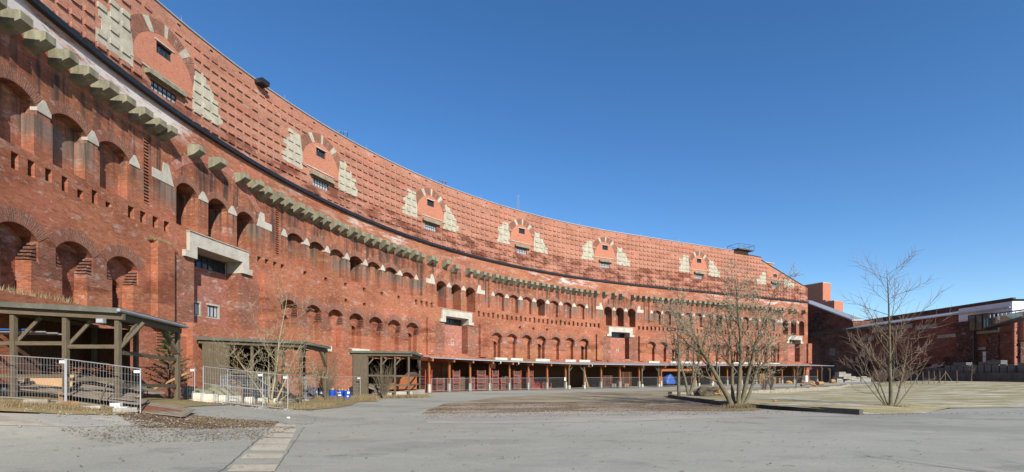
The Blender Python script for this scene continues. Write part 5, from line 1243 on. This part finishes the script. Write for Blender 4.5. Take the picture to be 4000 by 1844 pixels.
# fence bays between the posts
names = ['first', 'second', 'third', 'fourth', 'fifth', 'sixth', 'seventh', 'eighth']
fb = [(1680, 1755), (1757, 1836), (1838, 1913), (1915, 1990), (1992, 2064), (2066, 2137), (2139, 2207), (2285, 2348), (2350, 2421), (2423, 2494), (2584, 2648), (2652, 2714), (2786, 2838), (2842, 2894), (2898, 2951), (2955, 3003), (3007, 3052), (3056, 3100), (3104, 3146), (3150, 3190), (2506, 2564), (2726, 2772)]
for i, (a, b) in enumerate(fb):
    A, B = gp(a)-gn(a)[1]*.24, gp(b)-gn(b)[1]*.24
    fence_panel('gallery_fence', ('%s wire fence bay of the storage gallery counted from the left' % ORD[i]) if i < 20 else ['wire gate in the passage left of the blue tarpaulin', 'wire gate in the passage right of the blue tarpaulin'][i-20], (A.x, A.y), (B.x, B.y), 1.75, 'wire fence bays of the storage gallery', z=(0, 0), nv=22, foot=False, plate=False, wt=.004)
# red racks with stacked boards
def rack_mesh(w_, h_, dep):
    mb = MB()
    for x in (-w_/2, w_/2):
        for y in (0, dep): mb.box(x-.035, x+.035, y-.035, y+.035, 0, h_)
        mb.box(x-.03, x+.03, 0, dep, .08, .15)
    for y in (0, dep):
        mb.box(-w_/2, w_/2, y-.03, y+.03, .08, .16)
        for sg in (-1, 1): mb.bar((sg*w_/2, y, .42), (sg*(w_/2-.26), y, .14), .045, .045)
    return mb.mesh('rack_frame', 'red_steel')
rks = [(1678, 1705, 3, 2), (1723, 1752, 2, 2), (1777, 1806, 3, 3), (1838, 1863, 2, 2), (1874, 1906, 3, 3), (1932, 1958, 3, 3), (1967, 1995, 2, 2), (2018, 2047, 3, 3), (2069, 2095, 3, 3)]
for i, (a, b, nr, nl) in enumerate(rks):
    c = (gp(a)+gp(b))/2; d, n = gn((a+b)/2); w_ = (gp(b)-gp(a)).length-.1; base = c+n*.75; h_ = .97
    for k in range(nr if nr < 3 else 3):
        tier = ['bottom', 'middle', 'top'][k] if nr > 2 else ['lower', 'upper'][k]
        hh = h_ if k < nr-1 else (1.0 if i not in (1, 3, 6) else .9)
        t = thing('steel_rack', '%s red steel rack in the %s rack stack from the left in the gallery' % (tier, ORD[i]), 'rack', 'red stacking racks', base+V((0, 0, h_*k)), atan2(d.y, d.x))
        me = rack_mesh(w_, hh, 1.1); o = bpy.data.objects.new('rack_frame', me); C.objects.link(o); o.parent = t
        if i == 0 and k == 2: continue
        t2 = thing('board_bundle', 'dark brown boards on the %s rack of the %s rack stack from the left' % (tier, ORD[i]), 'boards', 'boards stored in racks', base+V((0, 0, h_*k+.17)), atan2(d.y, d.x))
        mb = MB(); z = 0; rr = random.Random(i*7+k); lim = .62+.14*rr.random()
        while z < lim:
            e0, e1 = rr.uniform(.0, .28), rr.uniform(.0, .28); mb.box(-w_/2-e0+.08, w_/2+e1-.08, .05+rr.uniform(-.05, .1), 1.05, z, z+.045); z += .062
        mb.build('boards', 'dark_boards', t2)
for i, (p, q) in enumerate(((1765, .9), (1822, 1.0), (1917, 1.2), (2005, 1.1), (2060, 1.3))):
    d, n = gn(p); c = gp(p)+n*(1.3+.2*i); t = thing('board_bundle', 'dark boards stacked loose on the floor behind the racks, %s from the left' % ORD[i], 'boards', 'loose stored boards', c, atan2(d.y, d.x)); mb = MB(); z = .1; rr = random.Random(i)
    while z < q+.9: mb.box(-.8+rr.uniform(-.2, .2), .8+rr.uniform(-.2, .2), 0, .8, z, z+.045); z += .062
    mb.build('boards', 'dark_boards', t)
for i, (a, b) in enumerate(((2098, 2112), (2114, 2127), (2140, 2151), (2154, 2172))):
    c = (gp(a)+gp(b))/2; d, n = gn(a); t = thing('steel_rack', '%s empty red steel rack standing right of the board racks' % ORD[i], 'rack', 'red stacking racks', c+n*(.7+.5*(i % 2)), atan2(d.y, d.x)); me = rack_mesh((gp(b)-gp(a)).length, 1.15 - .2*(i % 2), 1.0); o = bpy.data.objects.new('rack_frame', me); C.objects.link(o); o.parent = t
# stacks of reddish pallets and other stock further along
def pallet_stack(label, p0, p1, n, q, mat, hh=.16, cat='stacked frames'):
    c = (gp(p0)+gp(p1))/2; d, nn = gn((p0+p1)/2); w_ = (gp(p1)-gp(p0)).length; t = thing('frame_stack', label, cat, None, c+nn*q, atan2(d.y, d.x)); mb = MB(); rr = random.Random(p0)
    for k in range(n):
        j = rr.uniform(-.05, .05); z = k*hh; mb.box(-w_/2+j, w_/2+j, 0, 1.0, z+hh*.55, z+hh*.85)
        for x in (-w_*.3, w_*.3): mb.box(x-.06+j, x+.06+j, 0, 1.0, z, z+hh*.55)
    mb.build('frames', mat, t); return t
pallet_stack('tall stack of reddish timber frames in the gallery left of the second passage', 2440, 2481, 17, .8, 'red_steel' if False else 'rust')
pallet_stack('shorter stack of reddish timber frames further left in the gallery', 2370, 2408, 13, .9, 'rust')
pallet_stack('low stack of pale pallets at the foot of the tall frame stack', 2446, 2463, 4, .4, 'ply')
pallet_stack('pale crate on a pallet between the two frame stacks', 2424, 2438, 7, .5, 'ply')
pallet_stack('small pile of grey pallets near the left of the two frame stacks', 2398, 2416, 4, .45, 'stone')
pallet_stack('stack of yellow orange timber cases behind the large tree', 2981, 3004, 12, .9, 'orange_crate', .2, 'cases')
pallet_stack('stack of pale slatted pallets right of the yellow cases', 3037, 3046, 10, .9, 'ply')
pallet_stack('second stack of pale slatted pallets right of the yellow cases', 3058, 3068, 9, .9, 'ply')
for i, (p, m, l) in enumerate(((3098, 'orange_crate', 'orange plastic bits lying in the gallery left of the white cabinet'), (3158, 'glulam', 'orange brown timber heap right of the white cabinet'), (3185, 'orange_crate', 'small orange heap beside the last gallery post'))):
    c = gp(p)+gn(p)[1]*.9; blob('scrap_heap', l, 'scrap heap', c, .7, .5, .45, m, 30+i, .6)
for i, (a, b) in enumerate(((2586, 2606),)):
    c = (gp(a)+gp(b))/2; d, n = gn(a); t = thing('steel_rack', 'leaning red steel racks left of the blue tarpaulin', 'rack', 'red stacking racks', c+n*.8, atan2(d.y, d.x)); mb = MB()
    for k in range(5): mb.bar((-.5, .1*k, .25+.35*k), (.5, .1*k, .42+.37*k), .08, .08)
    for k in range(4): mb.bar((-.5+.3*k, 0, 0), (-.55+.33*k, .3, 2.0), .07, .07)
    mb.build('rack_frame', 'red_steel', t)
c = gp(2638); d, n = gn(2638); t = thing('covered_stack', 'pile covered with a bright blue tarpaulin in the gallery', 'tarpaulin', None, c+n*1.6, atan2(d.y, d.x))
bm = bmesh.new(); bmesh.ops.create_grid(bm, x_segments=26, y_segments=10, size=1)
for v in bm.verts:
    x, y = v.co.x, v.co.y; z = 2.0*(1-abs(x+.1)**1.6)*(1-abs(y)**4)+.55+.1*mnoise.noise(V((x*5, y*4, 0))); v.co = V((x*1.75, y*1.1, max(.5, z) if abs(x) < .97 and abs(y) < .97 else .45))
me = bpy.data.meshes.new('tarpaulin'); bm.to_mesh(me); bm.free(); me.materials.append(M['tarp']); o = bpy.data.objects.new('tarpaulin', me); C.objects.link(o); o.parent = t
mb = MB(); mb.box(-1.4, 1.4, -.8, .8, .0, .5); mb.build('pallet', 'void', t)
c = gp(3137); d, n = gn(3137); t = thing('white_cabinet', 'white metal cabinet standing at the fence near the end of the gallery', 'cabinet', None, c-n*.5, atan2(d.y, d.x)); mb = MB(); mb.box(-.45, .45, -.35, .35, .06, 1.95); mb.build('housing', 'white', t)
mb = MB(); mb.box(-.4, .4, -.37, -.352, .15, 1.85); mb.build('door', 'bluegrey', t); mb = MB(); mb.box(-.1, .15, -.385, -.371, 1.4, 1.7); mb.build('panel', 'slab_grey', t)
for i, (p, l) in enumerate(((2800, 'white plastic chair behind the fence right of the third passage'), (2735, 'pale wooden stool behind the wire gate right of the tarpaulin'))):
    c = gp(p); d, n = gn(p); t = thing('chair' if i == 0 else 'stool', l, 'chair' if i == 0 else 'stool', None, c+n*.6, atan2(d.y, d.x)); m = 'white' if i == 0 else 'ply'
    mb = MB(); mb.box(-.25, .25, -.25, .25, .44, .5); mb.build('seat', m, t)
    for sx in (-1, 1):
        for sy in (-1, 1): mb = MB(); mb.bar((sx*.27, sy*.27, 0), (sx*.2, sy*.2, .45), .05, .05); mb.build('leg', m, t)
    if i == 0: mb = MB(); mb.box(-.25, .25, .2, .25, .5, .95); mb.build('backrest', m, t)
X, Y = px(2810, 1522); t = thing('marker_pole', 'tall thin grey pole with red tip standing before the gallery fence', 'pole', None, (X, Y, 0)); mb = MB(); mb.tube([(0, 0, -.1), (0, 0, 3.9)], [.05, .045], 6); mb.build('pole', 'steel', t); mb = MB(); mb.tube([(0, 0, 3.9), (0, 0, 4.3)], [.05, .05], 6); mb.build('tip', 'red_steel', t)
for i, (x, y, L) in enumerate(((4.6, 70.8, 2.6), (17.6, 80.6, 2.3))):
    pass
c = gp(2284); d, n = gn(2284); t = thing('plank_pile', 'pale boards leaning against the gallery post right of the first passage', 'planks', None, c-n*.1, atan2(d.y, d.x)); mb = MB()
for k in range(4): mb.bar((.3+.14*k, -.35, .02), (.08+.05*k, .1, 2.5-.25*k), .14, .04)
mb.build('planks', 'cutwood', t)
c = gp(2205); d, n = gn(2205); t = thing('notice_board', 'small blank white notice plate hung on the gallery fence by the first passage', 'sign', None, c-n*.32, atan2(d.y, d.x)); mb = MB(); mb.box(-.3, .02, -.015, .015, 1.25, 1.8); mb.build('plate', 'label', t)

# ------------------------------------------------------------------ dry grass, leaves
def scatter_blades(name, n, region, mat, h=.25, wdt=.012, seed=1, lean=.5):
    rg = random.Random(seed); mb = MB()
    for _ in range(n):
        x, y = region(rg); z = GZ(x, y); a = rg.uniform(0, 2*pi); hh = h*rg.uniform(.4, 1.3); w2 = wdt*rg.uniform(.6, 1.4); l = V((cos(a)*lean*hh*rg.random(), sin(a)*lean*hh*rg.random(), hh)); b = V((x, y, z)); s_ = V((-sin(a), cos(a), 0))*w2
        mb.face([b-s_, b+s_, b+l])
    return tag(mb.build(name, mat), kind='stuff')
def seg_region(pts, wd):
    def f(rg):
        i = rg.randrange(len(pts)-1); t = rg.random(); (a, b), (c, d) = pts[i], pts[i+1]; return a+(c-a)*t+rg.gauss(0, wd), b+(d-b)*t+rg.gauss(0, wd*.6)
    return f
scatter_blades('dry_grass', 9000, seg_region([(-23, 19.3), (-20, 19.0), (-17.8, 19.5), (-16.3, 20.4)], .35), 'straw', .16, .010, 1, .9)
scatter_blades('dry_grass', 9000, lambda rg: (rg.uniform(-22.5, -12.8), rg.uniform(29.2, 35)), 'straw', .24, .013, 2, .8)
scatter_blades('dry_grass', 7000, seg_region([(-17, 43.5), (-15.5, 41.6), (-13.5, 41.2), (-12.5, 43.5)], .45), 'straw', .36, .013, 3, .7)
scatter_blades('dry_grass', 6000, seg_region([(-15, 46.8), (-12, 46.8), (-9.8, 47.6), (-9, 49)], .4), 'straw', .34, .014, 4, .7)
scatter_blades('dry_grass', 2500, seg_region([(15.4, 33.6), (17.2, 33.9)], .35), 'straw', .3, .012, 5, .6)
scatter_blades('dry_grass', 1500, seg_region([(25, 32), (26.2, 32.6)], .35), 'straw', .3, .012, 6, .6)
scatter_blades('green_grass', 2500, lambda rg: (rg.uniform(-21, -14), rg.uniform(30, 34)), 'needle', .2, .012, 7, .7)
mb = MB(); rg = random.Random(12); x = -26.
while x < -6.:
    for k in range(70):
        s = x+rg.random(); p = W(s, 6.25, -rg.uniform(.05, .8)); a = rg.uniform(0, 6.28); h_ = rg.uniform(.15, .5); mb.face([p+V((cos(a)*.02, sin(a)*.02, 0)), p-V((cos(a)*.02, sin(a)*.02, 0)), p+V((rg.gauss(0, .12), rg.gauss(0, .12), h_))])
    x += 1.
for s in (0., 1., 11., 12.):
    for k in range(160): 
        p = W(s+rg.random()*1.2, 11.6 if s < 2 else 6.2, -rg.uniform(.02, .4)); mb.face([p+V((.02, 0, 0)), p-V((.02, 0, 0)), p+V((rg.gauss(0, .15), rg.gauss(0, .15), rg.uniform(.1, .4)))])
tag(mb.build('ledge_grass', 'straw'), kind='stuff')
def leaves(name, n, region, seed, size=.038):
    rg = random.Random(seed); mb = MB()
    for _ in range(n):
        x, y = region(rg); z = GZ(x, y)+.028; s_ = size*rg.uniform(.5, 1.4); a = rg.uniform(0, 6.28); u = V((cos(a), sin(a), rg.uniform(-.4, .4)))*s_; v = V((-sin(a), cos(a), rg.uniform(-.4, .6)))*s_*.6; c = V((x, y, z+abs(u.z)))
        mb.face([c-u, c+v*.8, c+u, c-v*.8])
    return tag(mb.build(name, 'leaf'), kind='stuff')
def poly_region(pts):
    xs = [p[0] for p in pts]; ys = [p[1] for p in pts]
    def inside(x, y):
        r = False; j = len(pts)-1
        for i in range(len(pts)):
            if (pts[i][1] > y) != (pts[j][1] > y) and x < (pts[j][0]-pts[i][0])*(y-pts[i][1])/(pts[j][1]-pts[i][1])+pts[i][0]: r = not r
            j = i
        return r
    def f(rg):
        while 1:
            x, y = rg.uniform(min(xs), max(xs)), rg.uniform(min(ys), max(ys))
            if inside(x, y): return x, y
    return f
leaves('fallen_leaves', 9000, poly_region([(-5.4, 28.95), (15.5, 30.8), (17.2, 32.6), (15.4, 39), (6, 40.5), (-5.4, 38), (-5.5, 32)]), 1)
leaves('fallen_leaves', 5000, poly_region([(-15.9, 19.4), (-15.6, 20.9), (-14.6, 21.7), (-11.0, 22.8), (-10.4, 21.0), (-12.0, 19.0), (-13.9, 17.9)]), 2)
leaves('fallen_leaves', 1500, poly_region([(-18.3, 26.4), (-16.5, 28.3), (-12.5, 29.8), (-12., 29.2), (-16, 27.4)]), 3)
leaves('fallen_leaves', 2600, poly_region([(-4.6, 25.5), (8, 27.4), (17, 29.2), (21.5, 27.6), (24, 28.4), (21, 29.4), (15, 31), (-5.4, 28.8)]), 4)
leaves('fallen_leaves', 1800, poly_region([(-13, 15.4), (-9, 17.4), (-9.5, 21.6), (-12, 19.5), (-16, 16.8)]), 5)
leaves('fallen_leaves', 500, lambda rg: (rg.uniform(-14, 12), rg.uniform(11.5, 28)), 6, .045)
rg = random.Random(77); mb = MB()
for _ in range(2600):
    y = 11.2+18*rg.random()**1.6; x = rg.uniform(-1.06, 1.06)*y
    if GZ(x, y) > .5: continue
    s_ = rg.uniform(.006, .02); a = rg.uniform(0, 6.28); z = GZ(x, y)+.014; h_ = s_*.6
    p = [V((x+cos(a+q)*s_, y+sin(a+q)*s_, z)) for q in (0, 1.7, 3.3, 4.8)]; t_ = V((x, y, z+h_))
    for q in range(4): mb.face([p[q], p[(q+1) % 4], t_])
tag(mb.build('scattered_grit', 'rubble'), kind='stuff')
# loose stones, twigs and drifted leaves that break up the edges of the yard
rg = random.Random(91); mb = MB()
for _ in range(900):
    k = rg.random()
    if k < .35: x, y = rg.uniform(-5.6, 17), rg.choice((29.2, 30.6))+rg.gauss(0, .5)
    elif k < .6: x, y = rg.uniform(-19, -10), 18.2+rg.gauss(0, .7)+(rg.random()*2)
    elif k < .8: x, y = rg.uniform(-17, -12.5), 27.6+rg.gauss(0, .6)
    else: x, y = rg.uniform(20, 34), 28.8+rg.gauss(0, .6)
    z = GZ(x, y)+.02; s_ = rg.uniform(.02, .07); a = rg.uniform(0, 6.28)
    p = [V((x+cos(a+q)*s_*rg.uniform(.6, 1.2), y+sin(a+q)*s_*rg.uniform(.6, 1.2), z)) for q in (0, 1.3, 2.6, 3.8, 5.1)]; t_ = V((x, y, z+s_*.8))
    for q in range(5): mb.face([p[q], p[(q+1) % 5], t_])
tag(mb.build('loose_stones', 'rubble'), kind='stuff')
mb = MB()
for _ in range(260):
    y = 12+16*rg.random(); x = rg.uniform(-1.05, 1.05)*y
    if rg.random() < .5: x, y = rg.uniform(-16, -9), rg.uniform(18, 24)
    z = GZ(x, y)+.03; a = rg.uniform(0, 6.28); L = rg.uniform(.08, .35); mb.tube([(x, y, z), (x+cos(a)*L*.5, y+sin(a)*L*.5, z+.015), (x+cos(a+.3)*L, y+sin(a+.3)*L, z)], [.006, .005, .003], 3, 0, False)
tag(mb.build('fallen_twigs', 'twig'), kind='stuff')
